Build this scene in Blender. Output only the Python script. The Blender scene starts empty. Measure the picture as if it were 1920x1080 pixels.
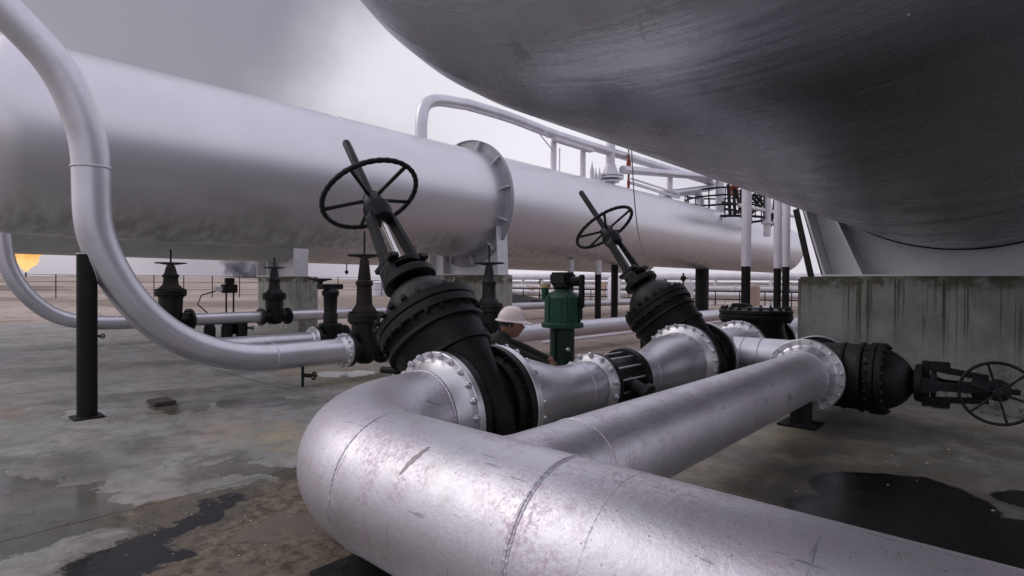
import bpy, bmesh, math, random
from mathutils import Vector, Matrix, noise
random.seed(7)
sc = bpy.context.scene
C = sc.collection
PI = math.pi
V = Vector

# ---------------------------------------------------------------- node helper
class NB:
    def __init__(s, name):
        s.m = bpy.data.materials.new(name); s.m.use_nodes = True
        s.nt = s.m.node_tree; s.nt.nodes.clear()
        s.out = s.n('ShaderNodeOutputMaterial')
        s.tc = s.n('ShaderNodeTexCoord'); s.geo = None
        s.pos = s.tc.outputs['Object']
    def n(s, t, **k):
        o = s.nt.nodes.new(t)
        for a, b in k.items(): setattr(o, a, b)
        return o
    def put(s, sock, v):
        if v is None: return
        if hasattr(v, 'is_linked') or isinstance(v, bpy.types.NodeSocket): s.nt.links.new(v, sock)
        else: sock.default_value = v
    def math(s, op, a, b=None, c=None, clamp=False):
        o = s.n('ShaderNodeMath', operation=op, use_clamp=clamp)
        s.put(o.inputs[0], a); s.put(o.inputs[1], b); s.put(o.inputs[2], c)
        return o.outputs[0]
    def vmath(s, op, a, b=None):
        o = s.n('ShaderNodeVectorMath', operation=op)
        s.put(o.inputs[0], a)
        if b is not None:
            if op == 'SCALE': s.put(o.inputs['Scale'], b)
            else: s.put(o.inputs[1], b)
        return o.outputs['Value' if op in ('LENGTH', 'DOT_PRODUCT') else 'Vector']
    def mix(s, f, a, b, mode='MIX'):
        o = s.n('ShaderNodeMix', data_type='RGBA', blend_type=mode)
        s.put(o.inputs[0], f); s.put(o.inputs[6], col(a)); s.put(o.inputs[7], col(b))
        return o.outputs[2]
    def noise(s, scale, detail=5, rough=.55, vec=None, out='Fac', dist=0):
        o = s.n('ShaderNodeTexNoise'); s.put(o.inputs['Vector'], vec or s.pos)
        o.inputs['Scale'].default_value = scale; o.inputs['Detail'].default_value = detail
        o.inputs['Roughness'].default_value = rough; o.inputs['Distortion'].default_value = dist
        return o.outputs[out]
    def voro(s, scale, vec=None, feature='F1', out='Distance'):
        o = s.n('ShaderNodeTexVoronoi', feature=feature); s.put(o.inputs['Vector'], vec or s.pos)
        o.inputs['Scale'].default_value = scale
        return o.outputs[out]
    def ramp(s, f, a, b):           # smoothstep a..b -> 0..1
        o = s.n('ShaderNodeMapRange', interpolation_type='SMOOTHSTEP')
        s.put(o.inputs[0], f); o.inputs[1].default_value = a; o.inputs[2].default_value = b
        if a > b:
            o.inputs[1].default_value = b; o.inputs[2].default_value = a
            o.inputs[3].default_value = 1; o.inputs[4].default_value = 0
        return o.outputs[0]
    def scaled(s, v, loc=(0, 0, 0), rot=(0, 0, 0), vec=None):
        o = s.n('ShaderNodeMapping'); s.put(o.inputs[0], vec or s.pos)
        o.inputs['Location'].default_value = loc; o.inputs['Rotation'].default_value = rot; o.inputs['Scale'].default_value = v
        return o.outputs[0]
    def bump(s, h, strength=.2, dist=.01, normal=None):
        o = s.n('ShaderNodeBump'); s.put(o.inputs['Height'], h)
        o.inputs['Strength'].default_value = strength; o.inputs['Distance'].default_value = dist
        if normal is not None: s.put(o.inputs['Normal'], normal)
        return o.outputs[0]
    def bsdf(s, color, rough=.5, metal=0., normal=None, **k):
        o = s.n('ShaderNodeBsdfPrincipled')
        s.put(o.inputs['Base Color'], col(color)); s.put(o.inputs['Roughness'], rough); s.put(o.inputs['Metallic'], metal)
        if normal is not None: s.put(o.inputs['Normal'], normal)
        for a, b in k.items(): s.put(o.inputs[a], b)
        s.nt.links.new(o.outputs[0], s.out.inputs[0]); return o
def col(c):
    return (c[0], c[1], c[2], 1) if isinstance(c, tuple) and len(c) == 3 else c

def silver(name, base=(.60, .585, .65), metal=.82, rough=.36, pink=0., scratch=.0, streak=.0, seed=0., dirt=.5, dark=1., gradz=None, bmp=.10, var=1.):
    b = NB(name)
    P = b.scaled((1, 1, 1), loc=(seed, seed * .7, 0))
    big = b.noise(1.3, 4, .6, P); fine = b.noise(45, 4, .7, P); mid = b.noise(9, 5, .65, P)
    c = b.mix(b.ramp(big, .35, .7), tuple(x * (1 - .10 * var) * dark for x in base), tuple(x * (1 + .06 * var) * dark for x in base))
    c = b.mix(b.math('MULTIPLY', b.ramp(mid, .5, .75), .35 * dirt), c, (.30, .29, .30))
    c = b.mix(b.math('MULTIPLY', b.ramp(b.noise(170, 2, .8, P), .52, .66), .30 * dirt), c, (.40, .40, .43))
    r = b.math('ADD', rough - .07 * min(1, dirt * 2), b.math('MULTIPLY', mid, .14 * min(1, dirt * 2)))
    if pink:
        pk = b.math('MULTIPLY', b.math('MULTIPLY', b.ramp(b.noise(3.2, 6, .7, b.scaled((1, 1, 1), loc=(3 + seed, 1, 2))),   .44, .62), b.ramp(b.noise(46, 5, .8, P), .42, .60)), pink)
        c = b.mix(pk, c, (.42, .25, .33)); r = b.math('ADD', r, b.math('MULTIPLY', pk, .25))
    c = b.mix(b.math('MULTIPLY', b.ramp(b.noise(1., 5, .8, b.scaled((14, 90, 90), rot=(0, 0, .2))), .50, .72), .34 * dirt), c, (.36, .36, .40))
    c = b.mix(b.math('MULTIPLY', b.ramp(b.noise(2.1, 7, .72, b.scaled((1, 1, 1), loc=(9, 4, seed))), .56, .64), .28 * dirt), c, (.40, .37, .34))
    sp = b.math('MAXIMUM', b.ramp(b.voro(26, P), .11, .06), b.math('MULTIPLY', b.ramp(b.voro(60, P), .14, .08), .6))
    sp = b.math('MULTIPLY', sp, b.ramp(b.noise(4, 3, .5, P), .46, .6))
    c = b.mix(b.math('MULTIPLY', sp, .75), c, (.09, .075, .075))
    h = b.math('ADD', b.math('MULTIPLY', fine, .5), b.math('MULTIPLY', mid, .6))
    if scratch:
        s1 = b.noise(1., 3, .6, b.scaled((38, 2.5, 6), rot=(.3, .5, .8)))
        s2 = b.noise(1., 3, .6, b.scaled((3, 50, 9), rot=(.8, -.4, .3)))
        sm = b.math('MAXIMUM', b.ramp(s1, .665, .70), b.ramp(s2, .665, .70))
        c = b.mix(b.math('MULTIPLY', sm, scratch), c, (.17, .165, .19))
    if streak:      # vertical runs of dirt under a tank
        st = b.noise(1., 4, .65, b.scaled((7, 11, .7)))
        c = b.mix(b.math('MULTIPLY', b.ramp(st, .52, .68), streak), c, (.26, .25, .24))
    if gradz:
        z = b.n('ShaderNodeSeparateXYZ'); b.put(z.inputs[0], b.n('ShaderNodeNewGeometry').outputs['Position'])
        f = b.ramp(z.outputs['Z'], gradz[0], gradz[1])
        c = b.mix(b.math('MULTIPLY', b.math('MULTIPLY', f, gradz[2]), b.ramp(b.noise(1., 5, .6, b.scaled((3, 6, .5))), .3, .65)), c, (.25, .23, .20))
    b.bsdf(c, r, metal, b.bump(h, bmp, .012))
    return b.m

M = {}
M['pipe'] = silver('silver_pipe_paint', base=(.70, .69, .745), rough=.42, pink=.5, scratch=.5, bmp=.22, dirt=.8)
M['pipe2'] = silver('silver_pipe_paint_clean', base=(.68, .675, .73), rough=.39, dirt=.4, seed=3)
M['flange'] = silver('silver_flange_paint', base=(.74, .74, .77), rough=.40, dirt=.8, seed=5)
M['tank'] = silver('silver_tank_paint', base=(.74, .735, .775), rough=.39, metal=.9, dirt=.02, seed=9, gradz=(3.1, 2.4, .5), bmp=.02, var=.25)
M['tank_shade'] = silver('grey_tank_paint', base=(.60, .60, .59), rough=.5, metal=.5, dirt=.4, seed=2)
M['steel_white'] = silver('white_steel_paint', base=(.70, .68, .73), metal=.15, rough=.5, dirt=.4, seed=1)
M['saddle'] = silver('grey_steel_paint', base=(.70, .70, .73), metal=.15, rough=.5, dirt=.4, seed=1)
M['ring'] = silver('grey_ring_paint', base=(.34, .34, .37), metal=.3, rough=.5, dirt=.4, seed=1)

def vessel_mat():
    b = NB('weathered_vessel_paint')
    ang = b.scaled((1, 1, 1))
    big = b.noise(.9, 4, .6)
    c = b.mix(b.ramp(big, .35, .7), (.44, .46, .51), (.60, .61, .65))
    # long fine runs and scratches sweeping round the shell
    s = b.noise(1., 6, .7, b.scaled((1.5, 34, 1.5), rot=(0, 0, .22)))
    s2 = b.noise(1., 5, .7, b.scaled((1.0, 15, 2.2), rot=(0, 0, .3), loc=(4, 2, 1)))
    runs = b.math('MULTIPLY', b.ramp(s, .5, .7), b.ramp(b.noise(.7, 3, .5), .38, .6))
    c = b.mix(b.math('MULTIPLY', runs, .45), c, (.18, .19, .21))
    
    thick = b.ramp(b.noise(1., 3, .6, b.scaled((9, 1.6, 3), rot=(.2, .3, 1.1), loc=(2, 5, 1))), .70, .74)
    c = b.mix(b.math('MULTIPLY', thick, .7), c, (.10, .10, .10))
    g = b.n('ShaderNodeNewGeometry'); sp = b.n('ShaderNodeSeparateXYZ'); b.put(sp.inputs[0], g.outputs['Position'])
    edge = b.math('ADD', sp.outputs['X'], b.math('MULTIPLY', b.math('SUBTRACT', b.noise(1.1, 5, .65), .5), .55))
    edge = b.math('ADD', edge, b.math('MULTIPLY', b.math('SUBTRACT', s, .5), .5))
    right_shade = b.ramp(edge, -.80, -.30)  # shade and dark ground reflection painted into the shell's right side
    c = b.mix(b.math('MULTIPLY', right_shade, .72), c, (.085, .097, .112))
    wet = b.ramp(b.noise(2.3, 5, .7), .45, .65)
    r = b.math('ADD', .25, b.math('MULTIPLY', wet, .14))
    r = b.math('ADD', r, b.math('MULTIPLY', runs, .12))
    c = b.mix(b.math('MULTIPLY', b.ramp(s2, .64, .72), .45), c, (.50, .50, .52))
    sc1 = b.ramp(b.noise(1., 2, .5, b.scaled((2.2, 70, 4), rot=(0, 0, .25), loc=(1, 7, 3))), .70, .735)
    sc2 = b.ramp(b.noise(1., 2, .5, b.scaled((60, 3, 5), rot=(0, 0, .55), loc=(5, 2, 3))), .71, .74)
    c = b.mix(b.math('MULTIPLY', sc1, .6), c, (.60, .60, .64))
    drip = b.ramp(b.noise(3.3, 6, .75, b.scaled((1, 1, 1), loc=(8, 1, 0))), .60, .66)
    c = b.mix(b.math('MULTIPLY', drip, .35), c, (.14, .14, .14))
    speck = b.ramp(b.voro(17), .07, .03)
    c = b.mix(b.math('MULTIPLY', speck, b.ramp(b.noise(1.8, 3), .5, .6)), c, (.8, .8, .82))
    h = b.math('ADD', b.math('MULTIPLY', b.noise(38, 5, .75), .6), b.math('MULTIPLY', b.noise(9, 4), .6))
    h = b.math('ADD', h, b.math('MULTIPLY', s, .8))
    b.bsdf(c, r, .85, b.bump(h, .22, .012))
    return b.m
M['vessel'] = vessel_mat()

def black_mat(name, c0=(.012, .012, .014), c1=(.028, .03, .034), rough=.45):
    b = NB(name)
    c = b.mix(b.ramp(b.noise(6, 5, .65), .35, .7), c0, c1)
    c = b.mix(b.math('MULTIPLY', b.ramp(b.noise(60, 3, .6), .68, .78), .35), c, (.10, .095, .09))
    g = b.n('ShaderNodeNewGeometry'); z = b.n('ShaderNodeSeparateXYZ'); b.put(z.inputs[0], g.outputs['Normal'])
    dust = b.math('MULTIPLY', b.ramp(z.outputs['Z'], .35, .95), b.ramp(b.noise(11, 5, .7), .35, .65))
    c = b.mix(b.math('MULTIPLY', dust, .5), c, (.045, .050, .054))
    b.bsdf(c, b.math('ADD', rough - .08, b.math('MULTIPLY', b.noise(14, 4), .25)), 0., b.bump(b.noise(70, 4, .7), .45, .006), **{'Specular IOR Level': .28})
    return b.m
M['black'] = black_mat('black_cast_iron', (.0035, .0035, .0042), (.009, .0095, .011))
M['post_black'] = black_mat('black_post_paint', (.004, .004, .004), (.008, .007, .007), .6)
M['wheel'] = black_mat('black_wheel_paint', (.005, .006, .008), (.012, .015, .019), .4)
M['rust'] = black_mat('dark_rusty_iron', (.008, .006, .005), (.020, .010, .008), .6)
M['green'] = black_mat('green_actuator_paint', (.010, .050, .028), (.018, .078, .044), .4)
M['green_dark'] = black_mat('dark_green_paint', (.006, .022, .013), (.010, .035, .02), .45)
M['red'] = black_mat('red_valve_paint', (.22, .035, .02), (.30, .05, .03), .5)
def plain(name, c, rough=.5, metal=0., var=.25, sc_=12):
    b = NB(name); cc = b.mix(b.noise(sc_, 4, .6), tuple(x * (1 - var) for x in c), tuple(x * (1 + var) for x in c))
    b.bsdf(cc, rough, metal, b.bump(b.noise(sc_ * 5, 3), .15, .005)); return b.m
M['chrome'] = plain('bare_stem_steel', (.75, .75, .72), .25, .9)
M['bolt'] = plain('silver_bolt_paint', (.62, .61, .65), .3, .8)
M['yellow'] = plain('yellow_cap_paint', (.40, .32, .14), .5)
M['helmet'] = plain('white_helmet_plastic', (.80, .70, .68), .35, 0, .05)
M['skin'] = plain('skin', (.26, .135, .09), .5, 0, .15)
M['cloth'] = plain('dark_green_workwear', (.016, .020, .013), .9, 0, .4, 20)
M['shirt'] = plain('dark_blue_collar', (.03, .03, .045), .9)
M['hair'] = plain('black_hair', (.01, .008, .007), .7)
M['rubber'] = plain('black_rubber', (.012, .012, .012), .7)
M['cable'] = plain('dark_cable', (.02, .02, .02), .6)
M['pebble'] = plain('pale_stone', (.36, .32, .27), .8)
M['paint_chip'] = plain('peeled_paint_chip', (.60, .55, .50), .7, 0, .3, 30)
M['brown_tank'] = plain('tan_paint', (.45, .33, .27), .7)
M['grate'] = plain('rusty_steel_plate', (.05, .04, .03), .6)

def concrete(name, streaks=True, base=(.235, .235, .225), z0=0., z1=1.7):
    b = NB(name)
    c = b.mix(b.ramp(b.noise(2.2, 6, .65), .3, .7), tuple(x * .72 for x in base), tuple(x * 1.15 for x in base))
    c = b.mix(b.math('MULTIPLY', b.ramp(b.voro(60), .10, .02), .5), c, (.06, .06, .055))
    if streaks:
        g = b.n('ShaderNodeNewGeometry'); z = b.n('ShaderNodeSeparateXYZ'); b.put(z.inputs[0], g.outputs['Position'])
        s = b.noise(1., 5, .75, b.scaled((30, 30, .30)))
        reg = b.ramp(b.noise(1., 2, .5, b.scaled((1.3, 1.3, .15), loc=(2.35, 0, 0))), .36, .52)
        fade = b.ramp(z.outputs['Z'], .35, 1.45)
        m = b.math('MULTIPLY', b.math('MULTIPLY', b.ramp(b.math('ADD', s, b.math('MULTIPLY', b.math('SUBTRACT', b.noise(1., 3, .5, b.scaled((4, 4, .8))), .5), .3)), .53, .61), reg), b.math('ADD', fade, .12), clamp=True)
        c = b.mix(b.math('MULTIPLY', m, .9), c, (.050, .050, .028))
        top = b.math('MULTIPLY', b.ramp(b.math('ADD', z.outputs['Z'], b.math('MULTIPLY', b.noise(9, 4, .7), .22)), 1.62, 1.74), b.ramp(b.noise(5, 5, .7), .35, .55))
        c = b.mix(b.math('MULTIPLY', top, .85), c, (.055, .052, .025))
        low = b.math('MULTIPLY', b.ramp(z.outputs['Z'], .75, .35), b.ramp(b.noise(12, 5, .75), .5, .6))
        c = b.mix(b.math('MULTIPLY', low, .75), c, (.05, .052, .025))
    h = b.math('ADD', b.noise(14, 6, .7), b.math('MULTIPLY', b.noise(90, 3), .4))
    b.bsdf(c, .85, 0, b.bump(h, .45, .02)); return b.m
M['block'] = concrete('mossy_concrete')
M['pier'] = concrete('pale_concrete', True, (.34, .34, .31))

# ---------------------------------------------------------------- mesh builder
class MB:
    def __init__(s): s.v = []; s.f = []
    def add(s, vs, fs):
        o = len(s.v); s.v += [V(x) for x in vs]; s.f += [tuple(i + o for i in f) for f in fs]; return s
    def box(s, a, b, bev=0.):
        x0, y0, z0 = a; x1, y1, z1 = b
        bm = bmesh.new(); bmesh.ops.create_cube(bm, size=1)
        for v in bm.verts:
            v.co = V(((x0 + x1) / 2 + v.co.x * (x1 - x0), (y0 + y1) / 2 + v.co.y * (y1 - y0), (z0 + z1) / 2 + v.co.z * (z1 - z0)))
        if bev: bmesh.ops.bevel(bm, geom=bm.edges[:], offset=bev, segments=2, affect='EDGES')
        s.frombm(bm); return s
    def frombm(s, bm, mat=None):
        bm.verts.index_update(); 
        vs = [(mat @ v.co if mat else v.co.copy()) for v in bm.verts]
        s.add(vs, [tuple(v.index for v in f.verts) for f in bm.faces]); bm.free(); return s
    def lathe(s, prof, o=(0, 0, 0), ax=(0, 0, 1), seg=48, sx=1., sy=1., closed=False, a0=0., a1=2 * PI, up=None):
        o = V(o); ax = V(ax).normalized(); u, w = frame(ax, up)
        full = abs(a1 - a0 - 2 * PI) < 1e-6
        n = seg if full else seg + 1
        vs = []; fs = []
        for r, t in prof:
            for k in range(n):
                a = a0 + (a1 - a0) * k / seg
                vs.append(o + ax * t + u * (r * sx * math.cos(a)) + w * (r * sy * math.sin(a)))
        m = len(prof)
        for i in range(m - 1 + (1 if closed else 0)):
            j = (i + 1) % m
            for k in range(seg):
                k2 = (k + 1) % n if full else k + 1
                fs.append((i * n + k, i * n + k2, j * n + k2, j * n + k))
        if not closed:
            if prof[0][0] > 1e-5 and full: fs.append(tuple(range(n))[::-1])
            if prof[-1][0] > 1e-5 and full: fs.append(tuple((m - 1) * n + k for k in range(n)))
        s.add(vs, fs); return s
    def cyl(s, a, b, r, r2=None, seg=24, up=None):
        a = V(a); b = V(b); L = (b - a).length
        return s.lathe([(r, 0), (r if r2 is None else r2, L)], a, b - a, seg, up=up)
    def bar(s, a, b, w, h, up=(0, 0, 1)):       # box section bar
        a = V(a); b = V(b); ax = (b - a).normalized(); u, v_ = frame(ax, up)
        vs = [p + u * (i * w / 2) + v_ * (j * h / 2) for p in (a, b) for i, j in ((-1, -1), (1, -1), (1, 1), (-1, 1))]
        return s.add(vs, [(0, 1, 2, 3)[::-1], (4, 5, 6, 7), (0, 1, 5, 4), (1, 2, 6, 5), (2, 3, 7, 6), (3, 0, 4, 7)])
    def tube(s, pts, r, seg=16, caps=True):
        pts = [V(p) for p in pts]; n = len(pts); rs = r if isinstance(r, (list, tuple)) else [r] * n
        vs = []; fs = []; u = None
        for i, p in enumerate(pts):
            d = (pts[min(i + 1, n - 1)] - pts[max(i - 1, 0)]).normalized()
            if u is None: u, w = frame(d)
            else: u = (u - d * u.dot(d)).normalized(); w = d.cross(u)
            for k in range(seg):
                a = 2 * PI * k / seg; vs.append(p + u * (rs[i] * math.cos(a)) + w * (rs[i] * math.sin(a)))
        for i in range(n - 1):
            for k in range(seg):
                k2 = (k + 1) % seg; fs.append((i * seg + k, i * seg + k2, (i + 1) * seg + k2, (i + 1) * seg + k))
        if caps: fs.append(tuple(range(seg))[::-1]); fs.append(tuple((n - 1) * seg + k for k in range(seg)))
        s.add(vs, fs); return s
    def ring(s, c, ax, R, r, seg=64, sub=10, jit=0., up=None, sx=1.):       # torus
        c = V(c); ax = V(ax).normalized(); u, w = frame(ax, up); vs = []; fs = []
        for i in range(seg):
            a = 2 * PI * i / seg; e = u * math.cos(a) * sx + w * math.sin(a)
            rr = r * (1 + random.uniform(-jit, jit)); o = random.uniform(-jit, jit) * r * .8
            for k in range(sub):
                q = 2 * PI * k / sub
                vs.append(c + e * R + e.normalized() * (rr * math.cos(q)) + ax * (rr * math.sin(q) * 1.3 + o))
        for i in range(seg):
            for k in range(sub):
                i2 = (i + 1) % seg; k2 = (k + 1) % sub
                fs.append((i * sub + k, i * sub + k2, i2 * sub + k2, i2 * sub + k))
        s.add(vs, fs); return s
    def prism(s, poly, o, u, w, n, t):      # extrude polygon (2D in u,w) along n by t
        o = V(o); u = V(u); w = V(w); n = V(n); k = len(poly)
        vs = [o + u * a + w * b for a, b in poly] + [o + u * a + w * b + n * t for a, b in poly]
        fs = [tuple(range(k))[::-1], tuple(range(k, 2 * k))] + [(i, (i + 1) % k, (i + 1) % k + k, i + k) for i in range(k)]
        return s.add(vs, fs)
    def sphere(s, c, r, sub=3, sc_=(1, 1, 1), jit=0., seed=0, fr=2.):
        bm = bmesh.new(); bmesh.ops.create_icosphere(bm, subdivisions=sub, radius=1)
        for v in bm.verts:
            k = 1 + jit * noise.noise(v.co * fr + V((seed, seed * 2.3, 0))) if jit else 1
            v.co = V((c[0] + v.co.x * r * sc_[0] * k, c[1] + v.co.y * r * sc_[1] * k, c[2] + v.co.z * r * sc_[2] * k))
        return s.frombm(bm)
    def mesh(s, name, mat, smooth=True, angle=35, off=None):
        me = bpy.data.meshes.new(name)
        vs = [v - off for v in s.v] if off else s.v
        me.from_pydata([tuple(v) for v in vs], [], s.f)
        bm = bmesh.new(); bm.from_mesh(me); bmesh.ops.recalc_face_normals(bm, faces=bm.faces); bm.to_mesh(me); bm.free()
        if smooth:
            me.shade_smooth(); me.set_sharp_from_angle(angle=math.radians(angle))
        if mat: me.materials.append(mat)
        return me
def frame(ax, up=None):
    ax = V(ax).normalized(); ref = V(up) if up else (V((0, 0, 1)) if abs(ax.z) < .9 else V((0, 1, 0)))
    u = ref.cross(ax)
    if u.length < 1e-6: u = V((1, 0, 0)).cross(ax)
    u.normalize(); return u, ax.cross(u)

WORLD = {}
def thing(name, label, cat, loc=(0, 0, 0), rot=None, group=None):
    o = bpy.data.objects.new(name, None); C.objects.link(o); o.empty_display_size = .2
    o.location = loc
    if rot: o.rotation_euler = rot
    o['label'] = label; o['category'] = cat
    if group: o['group'] = group
    WORLD[o.name] = V(loc); return o
def obj(name, mb, mat, parent=None, local=False, angle=35, label=None, loc=None):
    off = None
    if parent is not None and not local:
        off = WORLD.get(parent.name, V((0, 0, 0)))
    if loc is not None: off = V(loc)
    me = mb.mesh(name, mat, off=off, angle=angle)
    o = bpy.data.objects.new(name, me); C.objects.link(o)
    if parent is not None: o.parent = parent; WORLD[o.name] = off or V((0, 0, 0))
    if loc is not None: o.location = loc; WORLD[o.name] = V(loc)
    if label: o['label'] = label
    return o
def tag(o, label, cat, group=None, kind=None):
    o['label'] = label; o['category'] = cat
    if group: o['group'] = group
    if kind: o['kind'] = kind
    return o
def single(name, mb, mat, label, cat, loc=(0, 0, 0), group=None, kind=None, angle=35):
    return tag(obj(name, mb, mat, loc=loc, angle=angle), label, cat, group, kind)
def struct(name, mb, mat, angle=35):
    o = obj(name, mb, mat, angle=angle); o['kind'] = 'structure'; return o
def dup(root, loc, rot=None, label=None, name=None):
    r = root.copy(); C.objects.link(r); r.location = loc
    if name: r.name = name
    if rot is not None: r.rotation_euler = rot
    if label: r['label'] = label
    for ch in list(root.children):
        c = ch.copy(); C.objects.link(c); c.parent = r
        for g in list(ch.children):
            d = g.copy(); C.objects.link(d); d.parent = c
    return r

# shared bolt (nut with stud end), pointing +Z, unit size = nut across corners 1
_bm = MB(); _bm.lathe([(.5, 0), (.5, .42), (.42, .48)], seg=6); _bm.lathe([(.27, .4), (.27, .75), (.2, .8)], seg=10)
BOLT = {}
def bolt_mesh(mat):
    if mat.name not in BOLT: BOLT[mat.name] = _bm.mesh('bolt', mat, angle=30)
    return BOLT[mat.name]
def bolts(parent, c, ax, rc, n, size, mat=None, a0=0., sx=1., up=None, local=False, both=0.):
    me = bolt_mesh(mat or M['bolt']); off = V((0, 0, 0)) if local else WORLD.get(parent.name, V((0, 0, 0)))
    c = V(c); ax = V(ax).normalized(); u, w = frame(ax, up)
    for k in range(n):
        a = a0 + 2 * PI * (k + .5) / n
        p = c + u * (rc * sx * math.cos(a)) + w * (rc * math.sin(a)) - off
        o = bpy.data.objects.new('bolt', me); C.objects.link(o); o.parent = parent
        sp = random.uniform(0, 1)
        m = Matrix((u * math.cos(sp) + w * math.sin(sp), w * math.cos(sp) - u * math.sin(sp), ax)).transposed().to_4x4()
        o.matrix_local = Matrix.Translation(p) @ m @ Matrix.Scale(size, 4)

def flange(parent, c, ax, R, rp, t=.07, mat=None, neck=.12, n=20, bs=.062, nut_side=True, hub=True, local=False, name='flange', nb=None):
    """disc whose mating face is at c, body going toward -ax (the pipe side); nuts on the pipe side"""
    ax = V(ax).normalized(); mb = MB()
    prof = [(R - .006, 0), (R, -.006), (R, -t + .008), (R - .008, -t), (rp * 1.22, -t)]
    if hub: prof += [(rp * 1.17, -t - .01), (rp * 1.02, -t - neck), (rp * .98, -t - neck - .001)]
    prof = [(rp * .9, 0)] + prof
    mb.lathe(prof, c, ax, 72, closed=True)
    f = obj(name, mb, mat or M['flange'], parent, local=local, angle=30)
    if n: bolts(f, V(c) - ax * (t - .002), -ax, (R + rp * 1.22) / 2 + .003, n, bs, nb, local=local)
    return f
def weld(parent, c, ax, R, r=.008, jit=.3, mat=None, local=False, name='weld_bead'):
    return obj(name, MB().ring(c, ax, R, r, seg=420, sub=6, jit=jit), mat or M['pipe'], parent, local=local, angle=80)
def arc(c, u, w, R, a0, a1, n):
    c = V(c); u = V(u); w = V(w)
    return [c + u * (R * math.cos(a0 + (a1 - a0) * i / n)) + w * (R * math.sin(a0 + (a1 - a0) * i / n)) for i in range(n + 1)]

# ================================================================= layout constants
Z0 = .55
XM2 = -1.87; R2 = .278          # branch pipe
YM = 1.768; RM = .368           # main pipe
X1 = -3.4; RF = .505
TILT = math.radians(37)

# ---------------------------------------------------------------- foreground pipeline
pl = thing('pipeline', 'big scuffed silver foreground pipe with a wide elbow and a welded straight branch', 'pipeline', (XM2, YM, 0))
mb = MB()
RB = .97
xe = X1 + RB; ye = YM + RB
def rings_along(path, R, seg=96):
    return MB().tube(path, R, seg, caps=True)
pts = [V((6.5, YM, Z0)), V((3, YM, Z0))] + [V((x / 10, YM, Z0)) for x in range(25, -24, -2)] + [V((xe, YM, Z0))]
obj('pipe_run', rings_along([p for p in pts], RM), M['pipe'], pl)
obj('elbow', rings_along(arc((xe, ye, Z0), (0, -1, 0), (-1, 0, 0), RB, 0, PI / 2, 28) + [V((X1, ye + .03, Z0))], RM - .0015), M['pipe'], pl)
# branch with a smooth forged saddle
mb = MB(); seg = 96; d = .15; vs = []; fs = []; steps = 9
for k in range(seg):
    ph = 2 * PI * k / seg; cx = math.cos(ph); sx = math.sin(ph)
    psi = math.asin(max(-1, min(1, R2 * sx / RM)))
    Pi = V((XM2 + R2 * cx, YM + RM * math.cos(psi), Z0 + RM * math.sin(psi)))
    P1 = Pi + V((0, d * 1.1, 0))
    psi2 = psi + sx * d * .85 / RM
    P2 = V((XM2 + (R2 + d * abs(cx) ** .8) * (1 if cx > 0 else -1) * (abs(cx) ** .0 if False else 1) if False else XM2 + R2 * cx + d * cx, YM + (RM + .0008) * math.cos(psi2), Z0 + (RM + .0008) * math.sin(psi2)))
    for i in range(steps + 1):
        t = i / steps; vs.append(P1 * (1 - t) ** 2 + Pi * 2 * t * (1 - t) + P2 * t * t)
for k in range(seg):
    k2 = (k + 1) % seg
    for i in range(steps): fs.append((k * (steps + 1) + i, k2 * (steps + 1) + i, k2 * (steps + 1) + i + 1, k * (steps + 1) + i + 1))
mb.add(vs, fs); obj('saddle', mb, M['pipe'], pl)
YF3 = 7.14
obj('branch_pipe', MB().tube([(XM2, YM + RM * .6, Z0), (XM2, 2.6, Z0), (XM2, 4, Z0), (XM2, 5.5, Z0), (XM2, YF3 - .16, Z0)], R2, 96), M['pipe'], pl)
weld(pl, (-1.31, YM, Z0), (1, 0, 0), RM, .0065, .25)
weld(pl, (-1.297, YM, Z0), (1, 0, 0), RM, .004, .3)
weld(pl, (-1.02, YM, Z0), (1, 0, 0), RM - .003, .0042, .2)
weld(pl, (-2.43, YM, Z0), (1, 0, 0), RM, .005, .25)
weld(pl, (XM2, 2.62, Z0), (0, 1, 0), R2, .004)
weld(pl, (XM2, YF3 - .20, Z0), (0, 1, 0), R2, .007)
weld(pl, (X1, ye + .02, Z0), (0, 1, 0), RM, .008)
flange(pl, (X1, 2.93, Z0), (0, 1, 0), RF, RM, t=.06, neck=.10, n=24, bs=.055)
flange(pl, (XM2, YF3, Z0), (0, 1, 0), .42, R2 * 1.03, t=.055, neck=.12, n=20, bs=.048)
# grind marks, scars on the top of the pipe
def on_main(x, deg, lift=.0012): a = math.radians(deg); return V((x, YM - (RM + lift) * math.cos(a), Z0 + (RM + lift) * math.sin(a)))
def scar(name, a, b, w, mat, n=14, jag=.3):
    m = MB(); vs = []; fs = []
    for i in range(n + 1):
        t = i / n; x = a[0] + (b[0] - a[0]) * t; dg = a[1] + (b[1] - a[1]) * t
        ww = w * math.sin(PI * min(1, t * .9 + .08)) ** .6 * random.uniform(1 - jag, 1 + jag)
        for s_ in (-1, 1): vs.append(on_main(x + s_ * ww / 2, dg + s_ * ww * 30))
    fs = [(2 * i, 2 * i + 1, 2 * i + 3, 2 * i + 2) for i in range(n)]
    m.add(vs, fs); return obj(name, m, mat, pl)
M['scar'] = plain('ground_bare_steel', (.34, .29, .30), .5, .5)
scar('grind_mark', (-1.93, 62), (-1.98, 37), .035, M['scar'])
m = MB(); ctr = (-.10, 68)
for k in range(1): 
    n = 18; vs = [on_main(ctr[0], ctr[1], .003)]
    for i in range(n):
        a = 2 * PI * i / n; rr = random.uniform(.6, 1.15); vs.append(on_main(ctr[0] + .06 * rr * math.cos(a), ctr[1] + 4.5 * rr * math.sin(a), .0025))
    m.add(vs, [(0, i + 1, (i + 1) % n + 1) for i in range(n)])
obj('peeled_patch', m, M['paint_chip'], pl)

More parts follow.
